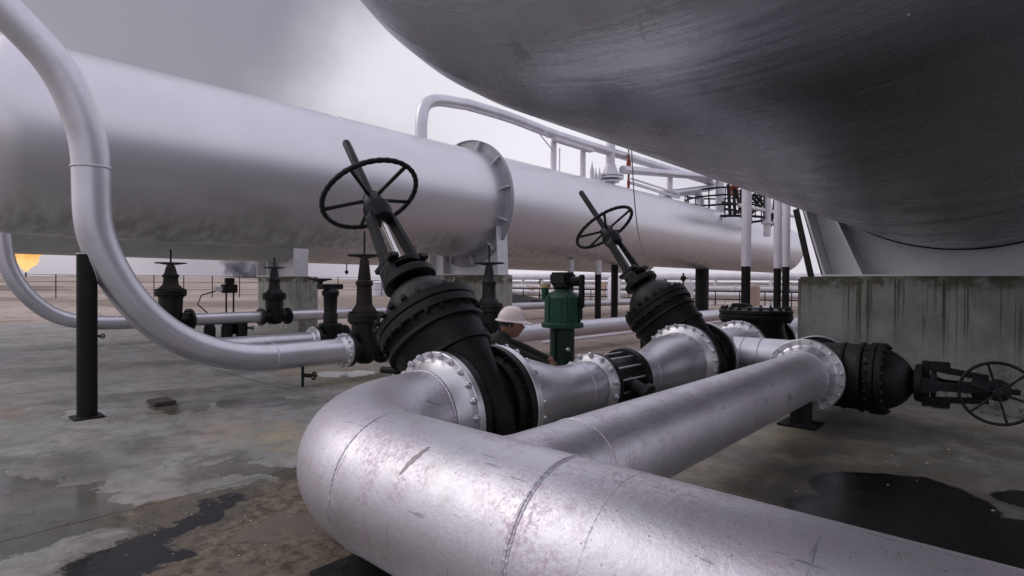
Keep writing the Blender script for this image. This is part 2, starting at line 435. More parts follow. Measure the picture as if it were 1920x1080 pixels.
def support(name, label, x, y, ztop, r, plate, mat, group=None):
    t = thing(name, label, 'pipe support', (x, y, 0), group=group)
    obj('stub', MB().cyl((x, y, .025), (x, y, ztop), r, seg=40), mat, t)
    obj('base_plate', MB().box((x - plate, y - plate, .003), (x + plate, y + plate, .026), .004), mat, t)
    return t
support('pipe_support', 'squat black stub under the foreground pipe elbow', -2.62, 1.77, .22, .11, .24, M['post_black'])
s3 = support('pipe_support', 'short black stub below the bolted flange beside the concrete block', -1.87, 6.98, .26, .115, .2, M['post_black'])

# ---------------------------------------------------------------- big gate valves
def ell(prof, ys=1.):
    return prof
def loft(sections, seg=56, p=2.):
    """sections: (z, rx, ry) superellipse rings stacked along z"""
    m = MB(); vs = []; fs = []
    for z, rx, ry in sections:
        for k in range(seg):
            a = 2 * PI * k / seg; c, s_ = math.cos(a), math.sin(a)
            e = 2. / p
            vs.append(V((rx * abs(c) ** e * (1 if c >= 0 else -1), ry * abs(s_) ** e * (1 if s_ >= 0 else -1), z)))
    n = len(sections)
    for i in range(n - 1):
        for k in range(seg):
            k2 = (k + 1) % seg; fs.append((i * seg + k, i * seg + k2, (i + 1) * seg + k2, (i + 1) * seg + k))
    fs.append(tuple(range(seg))[::-1]); fs.append(tuple((n - 1) * seg + k for k in range(seg)))
    return m.add(vs, fs)

def handwheel(parent, c, ax, R, tube_r, spokes=5, hub=.06, dish=.06, mat=None, a0=0., local=True, wavy=True):
    ax = V(ax).normalized(); c = V(c); u, w = frame(ax); m = MB()
    vs = []; fs = []; seg = 100; sub = 8
    for i in range(seg):
        a = 2 * PI * i / seg; e = u * math.cos(a) + w * math.sin(a)
        rr = tube_r * (1 + (.10 * math.sin(a * 36) if wavy else 0))
        for k in range(sub):
            q = 2 * PI * k / sub; vs.append(c + e * (R + rr * math.cos(q)) + ax * (rr * math.sin(q)))
    for i in range(seg):
        for k in range(sub):
            i2 = (i + 1) % seg; k2 = (k + 1) % sub; fs.append((i * sub + k, i * sub + k2, i2 * sub + k2, i2 * sub + k))
    m.add(vs, fs)
    wh = obj('handwheel', m, mat or M['wheel'], parent, local=local, angle=60)
    off = V((0, 0, 0)) if local else WORLD.get(parent.name, V((0, 0, 0)))
    for k in range(spokes):
        a = a0 + 2 * PI * k / spokes; e = u * math.cos(a) + w * math.sin(a)
        s_ = MB().tube([c - ax * dish + e * hub * .6, c - ax * dish * .7 + e * (R * .35), c + e * (R - tube_r * .3)], [tube_r * .85, tube_r * .72, tube_r * .8], 8)
        so = obj('spoke', s_, mat or M['wheel'], wh, local=True); 
        if not local: pass
    hb = MB().lathe([(hub * .6, -dish - .04), (hub, -dish - .03), (hub, -dish + .035), (hub * .7, -dish + .05)], c, ax, 24)
    obj('wheel_hub', hb, mat or M['wheel'], wh, local=True)
    return wh

def make_gate(name, label, loc, rot, gear=False, wheel_mat=None):
    t = thing(name, label, 'valve', loc, rot)
    B = M['black']
    for s_ in (-1, 1):
        m = MB(); prof = [(.30, 0), (RF - .006, 0), (RF, -.006), (RF, -.062), (RF - .008, -.07), (.44, -.07), (.41, -.12), (.30, -.12)]
        m.lathe(prof, (0, .30 * s_, 0), (0, s_, 0), 72, closed=True)
        f = obj('flange', m, B, t, local=True, angle=30)
        bolts(f, (0, (.30 - .069) * s_, 0), (0, -s_, 0), .462, 20, .036, B, local=True)
    body = loft([(-.47, .12, .08), (-.44, .24, .13), (-.36, .34, .17), (-.2, .41, .19), (0, .44, .20), (.2, .45, .22), (.32, .455, .245), (.42, .46, .28), (.46, .46, .295), (.60, .46, .33), (.78, .46, .38)], p=2.2)
    obj('body', body, B, t, local=True, angle=50)
    ch = MB().lathe([(.33, -.30), (.36, -.25), (.36, .25), (.33, .30)], (0, 0, 0), (0, 1, 0), 56)
    obj('seat_barrel', ch, B, t, local=True)
    lip = loft([(.425, .455, .28), (.43, .475, .335), (.465, .475, .335), (.47, .455, .29)], p=2.15); obj('collar', lip, B, t, local=True)
    lip = loft([(.655, .45, .34), (.66, .49, .41), (.695, .49, .41), (.70, .45, .35)], p=2.1); obj('collar', lip, B, t, local=True)
    bf = loft([(.78, .485, .43), (.785, .495, .44), (.855, .495, .44), (.86, .485, .43)], p=2.05, seg=72); bfl = obj('bonnet_flange', bf, B, t, local=True, angle=30)
    bf = loft([(.868, .485, .43), (.873, .495, .44), (.945, .495, .44), (.95, .485, .43)], p=2.05, seg=72); b2 = obj('bonnet_flange', bf, B, t, local=True, angle=30)
    bolts(b2, (0, 0, .948), (0, 0, 1), .452, 22, .06, B, local=True, sx=1., up=(0, 1, 0))
    bolts(bfl, (0, 0, .782), (0, 0, -1), .455, 22, .05, B, local=True, up=(0, 1, 0))
    dome = loft([(.949, .40, .35), (.99, .395, .345), (1.06, .37, .325), (1.14, .315, .28), (1.20, .25, .23), (1.25, .17, .165), (1.28, .13, .13), (1.33, .125, .125)], p=2.0)
    obj('bonnet', dome, B, t, local=True, angle=60)
    g = MB().lathe([(.14, 1.28), (.24, 1.29), (.25, 1.30), (.25, 1.36), (.24, 1.37), (.11, 1.375), (.10, 1.46), (.17, 1.465), (.175, 1.50), (.165, 1.51), (.05, 1.52), (.045, 1.56)], seg=32)
    gl = obj('gland', g, B, t, local=True)
    bolts(gl, (0, 0, 1.365), (0, 0, 1), .165, 8, .05, B, local=True)
    zt = 2.20 if not gear else 2.02
    for s_ in (-1, 1):
        y = MB()
        P = [(0, s_ * .20, 1.30), (0, s_ * .20, 1.46), (0, s_ * .175, 1.58), (0, s_ * .125, zt - .12), (0, s_ * .08, zt)]
        sec = [(.10, .055), (.09, .055), (.052, .05), (.05, .05), (.05, .05)]
        for i in range(4):
            vs = []
            for (px, (w_, h_)) in ((P[i], sec[i]), (P[i + 1], sec[i + 1])):
                vs += [(px[0] - w_, px[1] - h_ / 2, px[2]), (px[0] + w_, px[1] - h_ / 2, px[2]), (px[0] + w_, px[1] + h_ / 2, px[2]), (px[0] - w_, px[1] + h_ / 2, px[2])]
            y.add(vs, [(3, 2, 1, 0), (4, 5, 6, 7), (0, 1, 5, 4), (1, 2, 6, 5), (2, 3, 7, 6), (3, 0, 4, 7)])
        # rib on the outside of the arm
        y.add([(-.012, s_ * .19, 1.32), (.012, s_ * .19, 1.32), (.012, s_ * .24, 1.36), (-.012, s_ * .24, 1.36), (-.012, s_ * .09, zt - .05), (.012, s_ * .09, zt - .05), (.012, s_ * .12, zt - .06), (-.012, s_ * .12, zt - .06)],
              [(0, 1, 2, 3), (4, 5, 6, 7), (0, 1, 5, 4), (1, 2, 6, 5), (2, 3, 7, 6), (3, 0, 4, 7)])
        obj('yoke_arm', y, M['wheel'], t, local=True)
    h = MB().lathe([(.08, zt - .15), (.12, zt - .13), (.135, zt - .06), (.135, zt + .03), (.11, zt + .05), (.10, zt + .14), (.085, zt + .16)], seg=28)
    obj('yoke_head', h, M['wheel'], t, local=True)
    if not gear:
        obj('bright_stem', MB().cyl((0, 0, 1.5), (0, 0, zt - .1), .026, seg=16), M['chrome'], t, local=True)
        for s_ in (-1, 1): obj('clamp_plate', MB().box((-.15, s_ * .17 - .05, 1.50), (.15, s_ * .17 + .05, 1.55), .008), M['wheel'], t, local=True)
        handwheel(t, (0, 0, zt + .19), (0, 0, 1), .48, .026, 5, .085, .05, a0=.35)
        st = MB().lathe([(.043, zt + .12), (.043, 3.12), (.034, 3.15)], seg=20); obj('stem', st, M['wheel'], t, local=True)
    else:
        obj('stem', MB().cyl((0, 0, 1.5), (0, 0, 2.35), .034, seg=16), B, t, local=True)
        cp = MB().box((-.30, -.05, 1.36), (.30, .05, 1.44), .01).box((-.30, -.045, 1.44), (-.2, .045, 1.66), .01).box((.2, -.045, 1.44), (.30, .045, 1.66), .01)
        obj('yoke_plate', cp, B, t, local=True)
        for s_ in (-1, 1):
            obj('yoke_bar', MB().bar((s_ * .22, 0, 1.40), (s_ * .14, 0, 2.05), .075, .075), B, t, local=True)
        gb = MB().lathe([(.10, -.14), (.13, -.12), (.13, .02), (.07, .06), (.05, .16)], (0, -.02, 2.14), (0, -1, 0), 28); obj('gearbox', gb, B, t, local=True)
        handwheel(t, (0, -.26, 2.14), (0, -1, 0), .37, .019, 6, .05, .04, a0=.26, wavy=False)
    return t
v1 = make_gate('gate_valve', 'nearest big black gate valve tilted left with its handwheel in front of the silver tank', (X1, 3.23, Z0), (0, -TILT, 0))
v2 = dup(v1, (X1, 7.47, Z0), label='farther tilted black gate valve with handwheel, past the ribbed butterfly valve')
v3 = make_gate('gate_valve', 'black gate valve lying on its side against the mossy concrete block', (XM2, YF3 + .25, Z0 + .01), (0, math.radians(90), 0), gear=True)
v3.scale = (.80, .83, .79)
for v in (v1, v2): v['group'] = 'big tilted gate valves'

bl = thing('bleed_valve', 'small bleed valve with a bright rod left of the nearest tilted valve', 'valve', (-4.2, 3.06, .8))
obj('rod', MB().cyl((0, 0, -.16), (0, 0, .16), .018, seg=10).cyl((0, 0, .02), (.16, .14, .02), .013, seg=8), M['bolt'], bl, local=True)
obj('body', MB().box((-.07, -.07, -.20), (.10, .10, -.11), .012).cyl((-.12, -.05, 0), (.05, .02, 0), .032, seg=12), M['black'], bl, local=True)
handwheel(bl, (0, 0, .18), (0, 0, 1), .045, .009, 4, .012, 0, wavy=False)

# ---------------------------------------------------------------- reducer spools of the far run
def spool(name, label, prof, y0, fls, cz=None):
    t = thing(name, label, 'pipe', (X1, y0, 0)); m = MB(); seg = 80; vs = []; fs = []
    for y, r, z in prof:
        for k in range(seg):
            a = 2 * PI * k / seg; vs.append((X1 + r * math.cos(a), y, z + r * math.sin(a)))
    for i in range(len(prof) - 1):
        for k in range(seg):
            k2 = (k + 1) % seg; fs.append((i * seg + k, i * seg + k2, (i + 1) * seg + k2, (i + 1) * seg + k))
    m.add(vs, fs); obj('reducer', m, M['pipe2'], t, angle=60)
    return t
def sm(t): return t * t * (3 - 2 * t)
prof = [(3.60, .40, .55), (3.68, .385, .55)] + [(3.70 + .85 * i / 12, .385 + (.262 - .385) * sm(i / 12), .55 - .04 * sm(i / 12)) for i in range(13)] + [(4.75, .262, .51), (4.95, .262, .51)]
sp1 = spool('reducer_pipe', 'silver tapering pipe between the near tilted valve and the ribbed butterfly valve', prof, 4.2, None)
flange(sp1, (X1, 3.53, Z0), (0, -1, 0), RF, .39, t=.07, neck=.05, n=24, bs=.05)
flange(sp1, (X1, 5.06, .51), (0, 1, 0), .335, .262, t=.05, neck=.05, n=14, bs=.058)
weld(sp1, (X1, 4.72, .51), (0, 1, 0), .262, .006, mat=M['pipe2'])
prof = [(5.80, .262, .51), (6.05, .262, .51)] + [(6.08 + .8 * i / 12, .262 + .123 * sm(i / 12), .51 + .04 * sm(i / 12)) for i in range(13)] + [(7.0, .385, .55), (7.05, .40, .55)]
sp2 = spool('reducer_pipe', 'silver widening pipe from the ribbed butterfly valve to the farther tilted valve', prof, 6.4, None)
flange(sp2, (X1, 5.74, .51), (0, -1, 0), .335, .262, t=.05, neck=.05, n=0)
flange(sp2, (X1, 7.17, Z0), (0, 1, 0), RF, .39, t=.06, neck=.06, n=24, bs=.052)
weld(sp2, (X1, 6.08, .51), (0, 1, 0), .262, .006, mat=M['pipe2'])

bf = thing('butterfly_valve', 'low black butterfly valve with long silver studs, clamped between the two reducers', 'valve', (X1, 5.4, .51))
m = MB().lathe([(.25, -.33), (.33, -.33), (.335, -.30), (.335, -.27), (.27, -.26), (.255, -.2), (.255, .2), (.27, .24), (.335, .25), (.345, .28), (.345, .33), (.25, .33)], (X1, 5.4, .51), (0, 1, 0), 60)
obj('body', m, M['black'], bf)
for k in range(14):
    a = 2 * PI * (k + .5) / 14
    obj('stud', MB().cyl((X1 + .30 * math.cos(a), 5.10, .51 + .30 * math.sin(a)), (X1 + .30 * math.cos(a), 5.70, .51 + .30 * math.sin(a)), .011, seg=8), M['bolt'], bf)
obj('neck', MB().cyl((X1 + .2, 5.4, .51), (X1 + .42, 5.4, .42), .10, .09, 20).lathe([(.13, 0), (.13, .05), (.05, .06)], (X1 + .42, 5.4, .42), (1, 0, -.35), 20), M['black'], bf)
obj('drive_shaft', MB().cyl((X1 - .25, 5.4, .51), (X1 - .66, 5.5, .51), .05, seg=16), M['black'], bf)

# tee spool behind the second valve
ts = thing('tee_pipe', 'silver tee behind the farther tilted valve with its branch running to the concrete block', 'pipe', (X1, 8.4, 0))
obj('pipe_run', MB().tube([(X1, 7.80, Z0), (X1, 8.4, Z0), (X1, 9.08, Z0)], RM - .005, 72), M['pipe2'], ts)
el = arc((-2.37, 7.85 + .0, Z0), (0, 1, 0), (1, 0, 0), .50, 0, PI / 2, 14)
el = [V((XM2, 7.8, Z0))] + el[::-1][0:]
pp = [V((X1 + .1, 8.4, Z0)), V((-2.9, 8.4, Z0)), V((-2.42, 8.4, Z0))] + arc((-2.40, 7.87, Z0), (0, 1, 0), (1, 0, 0), .53, 0, PI / 2, 14) + [V((XM2, 7.80, Z0))]
obj('branch_pipe', MB().tube(pp, R2, 64), M['pipe2'], ts)
for xx in (-3.0, -2.76): weld(ts, (xx, 8.4, Z0), (1, 0, 0), R2, .006, mat=M['pipe2'])
flange(ts, (X1, 7.77, Z0), (0, -1, 0), RF, RM, t=.07, n=0)
flange(ts, (X1, 9.21, Z0), (0, 1, 0), .46, RM - .02, t=.06, neck=.06, n=20, bs=.055)
flange(ts, (XM2, 7.68, Z0), (0, -1, 0), .42, R2, t=.06, n=0)

v4 = thing('check_valve', 'squat black valve with a flat round bolted cover, left of the concrete block', 'valve', (X1, 9.95, 0))
m = MB().lathe([(.2, .1), (.40, .18), (.47, .4), (.48, .7), (.45, .9), (.46, 1.0)], (X1, 9.95, 0), (0, 0, 1), 48); obj('body', m, M['black'], v4)
obj('seat_barrel', MB().cyl((X1, 9.30, Z0), (X1, 10.6, Z0), .39, seg=48), M['black'], v4)
for y, d_ in ((9.212, 1), (10.68, -1)):
    obj('flange', MB().lathe([(.40, 0), (.46, 0), (.46, .08), (.40, .08)], (X1, y, Z0), (0, d_, 0), 60, closed=True), M['black'], v4)
c1 = obj('bonnet_flange', MB().lathe([(.58, 0), (.585, .01), (.585, .08), (.575, .09)], (X1, 9.95, 1.0), (0, 0, 1), 60), M['black'], v4, angle=30)
c2 = obj('cover', MB().lathe([(.575, 0), (.585, .01), (.585, .06), (.57, .07), (.30, .075), (.28, .10)], (X1, 9.95, 1.10), (0, 0, 1), 60), M['black'], v4, angle=30)
bolts(c2, (X1, 9.95, 1.17), (0, 0, 1), .53, 20, .07, M['black'])
bolts(c1, (X1, 9.95, 1.0), (0, 0, -1), .53, 20, .07, M['black'])
obj('name_boss', MB().box((X1 - .35, 9.75, 1.2), (X1 - .1, 9.95, 1.27), .02), M['black'], v4)
fr = thing('far_pipe', 'silver pipe leaving the squat black valve beside the concrete block', 'pipe', (X1, 13, 0))
obj('pipe_run', MB().tube([(X1, 10.78, Z0), (X1, 13, Z0), (X1, 22, Z0)], RM - .005, 48), M['pipe2'], fr)
flange(fr, (X1, 10.69, Z0), (0, -1, 0), .46, RM - .02, t=.06, n=0)
for yy, lb in ((6.5, 'black stub under the widening silver reducer'), (4.6, 'black stub under the tapering silver reducer'), (8.75, 'black stub under the silver tee behind the farther tilted valve')):
    support('pipe_support', lb, X1, yy, .24, .1, .18, M['post_black'])

# ---------------------------------------------------------------- green actuator
ga = thing('valve_actuator', 'green round valve actuator with a black motor head, on a dark column beside the workman', 'actuator', (-4.2, 5.56, 0))
ax_, ay_ = -4.2, 5.56
m = MB().lathe([(.15, 1.05), (.255, 1.055), (.26, 1.065), (.26, 1.105), (.25, 1.115), (.225, 1.12), (.22, 1.30), (.225, 1.42), (.19, 1.46), (.10, 1.51), (.09, 1.53)], (ax_, ay_, 0), seg=12); hs = obj('housing', m, M['green'], ga, angle=25)
for k in range(6):
    a = k * PI / 3 + .3; obj('rib', MB().bar((ax_ + .215 * math.cos(a), ay_ + .215 * math.sin(a), 1.11), (ax_ + .215 * math.cos(a), ay_ + .215 * math.sin(a), 1.44), .03, .03), M['green'], hs)
obj('side_port', MB().cyl((ax_ - .17, ay_ - .13, 1.40), (ax_ - .17, ay_ - .13, 1.54), .045, seg=16), M['green'], ga)
obj('port_cap', MB().cyl((ax_ - .17, ay_ - .13, 1.54), (ax_ - .17, ay_ - .13, 1.585), .065, seg=16), M['yellow'], ga)
m = MB().box((ax_ - .13, ay_ - .11, 1.57), (ax_ + .13, ay_ + .11, 1.73), .025).lathe([(.09, 1.52), (.12, 1.55), (.12, 1.57)], (ax_, ay_, 0), seg=16).cyl((ax_ + .10, ay_, 1.62), (ax_ + .2, ay_ + .08, 1.62), .06, seg=16)
obj('motor_head', m, M['black'], ga)
obj('side_bracket', MB().box((ax_ + .22, ay_ + .02, 1.30), (ax_ + .28, ay_ + .08, 1.70), .01).cyl((ax_ + .25, ay_ + .05, 1.16), (ax_ + .25, ay_ + .05, 1.3), .012, seg=8), M['black'], ga)
m = MB().lathe([(.16, .40), (.15, .42), (.15, 1.04), (.17, 1.05)], (ax_, ay_, 0), seg=20); obj('column', m, M['green_dark'], ga)
for s_ in (-1, 1): obj('column_rib', MB().box((ax_ - .02, ay_ + s_ * .15 - .02, .4), (ax_ + .02, ay_ + s_ * .15 + .02, 1.05), .003), M['green_dark'], ga)
obj('pointer', MB().sphere((ax_ + .14, ay_ - .07, .80), .03, 2), M['bolt'], ga)
obj('pedestal', MB().lathe([(.2, .003), (.2, .03), (.11, .04), (.11, .42)], (ax_, ay_, 0), seg=20), M['post_black'], ga)

# ---------------------------------------------------------------- small valves on the loops
def make_small(name, label, loc, h_wheel, h_stem, bh, r_f, rw, rust=False, group=None):
    """vertical gate valve on a pipe along Y; heights are above pipe centre"""
    t = thing(name, label, 'valve', loc, group=group); B = M['black']
    L = .33
    for s_ in (-1, 1):
        f = obj('flange', MB().lathe([(.12, 0), (r_f - .004, 0), (r_f, -.004), (r_f, -.045), (r_f - .004, -.05), (.17, -.05), (.15, -.1), (.12, -.1)], (0, L * s_, 0), (0, s_, 0), 40, closed=True), B, t, local=True, angle=30)
        bolts(f, (0, (L - .05) * s_, 0), (0, -s_, 0), (r_f + .17) / 2, 12, .045, B, local=True)
    obj('body', loft([(-r_f * .9, .1, .09), (-.18, .2, .15), (0, .22, .18), (.15, .21, .18), (bh - .06, .20, .20)], seg=32), B, t, local=True, angle=60)
    obj('seat_barrel', MB().cyl((0, -L + .02, 0), (0, L - .02, 0), .165, seg=32), B, t, local=True)
    b = obj('bonnet_flange', MB().lathe([(.25, bh - .09), (.256, bh - .08), (.256, bh - .035), (.25, bh - .03), (.25, bh - .02), (.256, bh - .012), (.256, bh + .04), (.25, bh + .045)], seg=32), B, t, local=True, angle=30)
    bolts(b, (0, 0, bh + .043), (0, 0, 1), .22, 12, .05, B, local=True)
    bolts(b, (0, 0, bh - .088), (0, 0, -1), .22, 12, .045, B, local=True)
    k = (h_wheel - bh)
    m = MB().lathe([(.20, bh + .04), (.19, bh + .1), (.15, bh + .16), (.125, bh + .2), (.115, bh + k * .5), (.135, bh + k * .5 + .01), (.135, bh + k * .5 + .07), (.105, bh + k * .5 + .09), (.07, h_wheel - .08), (.05, h_wheel - .05), (.05, h_wheel)], seg=28)
    obj('bonnet', m, M['rust'] if rust else B, t, local=True, angle=50)
    handwheel(t, (0, 0, h_wheel), (0, 0, 1), rw, .016, 4, .04, .05, wavy=False)
    obj('stem', MB().cyl((0, 0, h_wheel), (0, 0, h_stem), .016, seg=10), M['wheel'], t, local=True)
    return t
XA = -8.06; ZA = .5; RA = .19
va = make_small('loop_valve', 'black upright gate valve with a rusty bonnet at the large loop pipe end', (XA, 5.27, ZA), 1.53, 1.93, .53, .27, .25, True)
va.scale = (1.12, 1.0, 1.0)
ve = make_small('loop_valve', 'black upright valve rising right behind the nearest big tilted valve, beside the workman', (XA, 8.20, ZA), 1.49, 1.85, .6, .27, .26)
ve.scale = (1.25, 1.0, 1.0)
XB = -16.5; ZB = .55; RBp = .167
vb = make_small('loop_valve', 'dark upright gate valve at the end of the far loop pipe', (XB, 4.95, ZB), 1.50, 1.85, .75, .30, .24, True)
vb.scale = (1.5, 1.45, 1.0)
vc = make_small('loop_valve', 'small dark upright valve in front of the pale concrete pier', (XB, 7.70, ZB), 1.45, 1.75, .62, .25, .22)
vc.scale = (1.35, 1.3, 1.0)
# short valve d
vd = thing('stub_valve', 'short dark valve with a flat-topped double head, left of the rusty-bonneted valve', 'valve', (-9.9, 5.72, .5))
m = MB().cyl((0, -.28, 0), (0, .28, 0), .15, seg=24); obj('body', m.lathe([(.12, -.2), (.2, -.12), (.2, .1), (.22, .16), (.22, .28), (.17, .30)], seg=28), M['black'], vd, local=True)
obj('bonnet', MB().lathe([(.13, .29), (.14, .45), (.12, .5), (.13, .8), (.16, .85), (.16, .9), (.11, .95), (.10, 1.0)], seg=24), M['black'], vd, local=True)
obj('head', MB().box((-.13, -.22, .95), (.10, .22, 1.05), .01), M['black'], vd, local=True)
for s_ in (-1, 1): obj('flange', MB().lathe([(.15, 0), (.25, 0), (.25, .05), (.15, .05)], (0, .28 * s_, 0), (0, s_, 0), 32, closed=True), M['black'], vd, local=True)
handwheel(vd, (-.1, -.16, 1.14), (0, 0, 1), .20, .018, 4, .05, .05, wavy=False)
fl = thing('short_pipe', 'short silver pipe end bolted to the short flat-topped valve', 'pipe', (-9.9, 5, .5))
obj('pipe_run', MB().cyl((-9.9, 3.6, .5), (-9.9, 5.3, .5), .15, seg=40), M['pipe2'], fl)
flange(fl, (-9.9, 5.385, .5), (0, 1, 0), .25, .15, t=.05, neck=.05, n=12, bs=.05)

# motorised small valve (440,550)
mv = thing('motor_valve', 'small dark motor-topped valve on twin legs above the far loop pipe', 'valve', (XB - .3, 6.55, .5))
for s_ in (-.1, .1):
    obj('yoke_leg', MB().cyl((0, s_, .1), (0, s_, .75), .025, seg=8), M['black'], mv, local=True)
obj('motor_head', MB().box((-.15, -.2, .75), (.15, .16, 1.0), .02).box((-.1, -.12, 1.0), (.1, .1, 1.18), .02), M['rust'], mv, local=True)
obj('body', MB().lathe([(.18, -.42), (.2, -.4), (.2, -.1), (.25, -.05), (.25, .08), (.12, .12)], seg=20), M['black'], mv, local=True)
obj('limit_box', MB().box((-.1, -.42, .8), (.1, -.24, .93), .01), M['steel_white'], mv, local=True)
obj('conduit', MB().tube([(0, -.4, .8), (0, -.75, .7), (0, -.85, .45), (0, -.6, .2)], .018, 8), M['rubber'], mv, local=True)

# ---------------------------------------------------------------- loop pipes
k_ = 8.06 / 6.3
raw = [(.499, 3.989), (.727, 3.767), (.973, 3.528), (1.125, 3.22), (1.225, 2.88), (1.243, 2.641), (1.247, 2.3), (1.26, 2.07), (1.339, 1.80), (1.528, 1.424), (1.843, 1.06), (2.29, .83), (2.70, .745)]
cps = [V((XA, y * k_, 1.6 + (z - 1.6) * k_)) for y, z in raw]
cps = [V((XA, -.6, 5.6)), V((XA, .1, 5.15))] + cps[0:]
cps[-1].z = ZA + .01
cps += [V((XA, 3.8, ZA)), V((XA, 4.2, ZA)), V((XA, 4.86, ZA))]
def catmull(P, n=8):
    out = []
    for i in range(len(P) - 1):
        p0 = P[max(i - 1, 0)]; p1 = P[i]; p2 = P[i + 1]; p3 = P[min(i + 2, len(P) - 1)]
        for j in range(n):
            t = j / n; out.append(.5 * ((2 * p1) + (-p0 + p2) * t + (2 * p0 - 5 * p1 + 4 * p2 - p3) * t * t + (-p0 + 3 * p1 - 3 * p2 + p3) * t ** 3))
    return out + [P[-1]]
def smooth_path(P, it=40):
    for _ in range(it):
        P = [P[0]] + [P[i] * .5 + (P[i - 1] + P[i + 1]) * .25 for i in range(1, len(P) - 1)] + [P[-1]]
    return P
lp = thing('loop_pipe', 'large silver S-shaped loop pipe sweeping down at the left edge, in front of the tank', 'pipe', (XA, 3, 0))
path = smooth_path(catmull(cps)); obj('pipe_run', MB().tube(path, RA, 56), M['pipe2'], lp)
def wel_at(path, z, par, R, mat):
    for i in range(len(path) - 1):
        if (path[i].z - z) * (path[i + 1].z - z) <= 0: return weld(par, path[i], path[i + 1] - path[i], R, .012, .1, mat)
wel_at(path, 2.90, lp, RA, M['steel_white'])
weld(lp, (XA, 3.75, ZA), (0, 1, 0), RA, .009, .2, M['pipe2'])
flange(lp, (XA, 4.94, ZA), (0, 1, 0), .27, RA, t=.055, neck=.07, n=14, bs=.05)
lp2 = thing('loop_pipe', 'smaller silver loop pipe farther back at the left edge', 'pipe', (XB, 3, 0))
k2 = 16.5 / 11.8
raw = [(1.10, 3.6), (1.12, 2.9), (1.188, 2.377), (1.23, 1.88), (1.38, 1.5), (1.58, 1.23), (1.80, 1.03), (2.10, .90), (2.5, .862)]
cps2 = [V((XB, y * k2, 1.6 + (z - 1.6) * k2)) for y, z in raw]; cps2[-1].z = ZB + .01
cps2 += [V((XB, 4.0, ZB)), V((XB, 4.55, ZB))]
obj('pipe_run', MB().tube(smooth_path(catmull(cps2), 20), RBp, 40), M['pipe2'], lp2)
flange(lp2, (XB, 4.60, ZB), (0, 1, 0), .30, RBp, t=.05, neck=.05, n=0)
hp = thing('header_pipe', 'silver horizontal pipe passing in front of the pale concrete pier, under the tanks', 'pipe', (XB, 9, 0))
obj('pipe_run', MB().cyl((XB, 5.28, ZB), (XB, 34, ZB), RBp, seg=40), M['pipe2'], hp)
hp2 = thing('header_pipe', 'silver pipe running behind the workman and the green actuator', 'pipe', (XA, 12, 0))
obj('pipe_run', MB().cyl((XA, 8.58, ZA), (XA, 26, ZA), RA, seg=48), M['pipe2'], hp2)
flange(hp2, (XA, 8.53, ZA), (0, -1, 0), .27, RA, t=.055, neck=.07, n=14, bs=.05)
hp3 = thing('header_pipe', 'silver spool pipe between the rusty-bonneted valve and the valve behind the workman', 'pipe', (XA, 6.7, 0))
obj('pipe_run', MB().cyl((XA, 5.65, ZA), (XA, 7.82, ZA), RA, seg=48), M['pipe2'], hp3)
flange(hp3, (XA, 5.60, ZA), (0, -1, 0), .27, RA, t=.055, neck=.07, n=14, bs=.05); flange(hp3, (XA, 7.87, ZA), (0, 1, 0), .27, RA, t=.055, neck=.07, n=14, bs=.05)
tp = single('thin_pipe', MB().tube([(-7.0, 8.6, .42), (-7.0, 22, .42)], .035, 12), M['steel_white'], 'thin pale pipe low along the ground behind the green actuator', 'pipe', (-7, 12, .42))
for yy, lb in ((9.6, 'short rusty rail post left of the green actuator column'), (12.6, 'short rusty post standing under the pipe right of the green actuator')):
    single('short_post', MB().box((-7.06, yy - .05, -.02), (-6.98, yy + .05, .42), .005), M['rust'], lb, 'post', (-7.02, yy, 0))
# post cut to the curve of the loop
cp_ = thing('post', 'tall black round post holding up the large loop pipe at the left', 'post', (XA, 1.53, 0))
zt = min((abs(p.y - 1.53), p.z) for p in path if p.z < 2.6)[1]
def zpath(y):
    q = min(path, key=lambda p: abs(p.y - y) + (100 if p.z > 2.55 else 0)); return q.z
m = MB(); seg = 40; vs = []
for k in range(seg):
    a = 2 * PI * k / seg; x = XA + .10 * math.cos(a); y = 1.55 + .10 * math.sin(a)
    lo = 9
    for p, q in zip(path, path[1:]):
        if p.z > 2.7: continue
        t_ = (q - p).normalized(); wv = V((x, y, 0)); # distance test of vertical line to tube axis
        for zz in range(0, 1):
            pass
    # find lowest z on the vertical line that touches the tube
    z = .4
    while z < 2.6:
        dd = min((V((x, y, z)) - p).length for p in path)
        if dd < RA + .004: break
        z += .01
    vs.append((x, y, min(z, 1.90)))
bot = [(v[0], v[1], .02) for v in vs]
m.add(bot + vs, [(k, (k + 1) % seg, (k + 1) % seg + seg, k + seg) for k in range(seg)])
obj('shaft', m, M['post_black'], cp_)
obj('weld_bead', MB().tube([V(v) for v in vs] + [V(vs[0])], .006, 6, caps=False), M['steel_white'], cp_)
obj('base_plate', MB().box((XA - .15, 1.40, .004), (XA + .15, 1.70, .018), .004), M['post_black'], cp_)
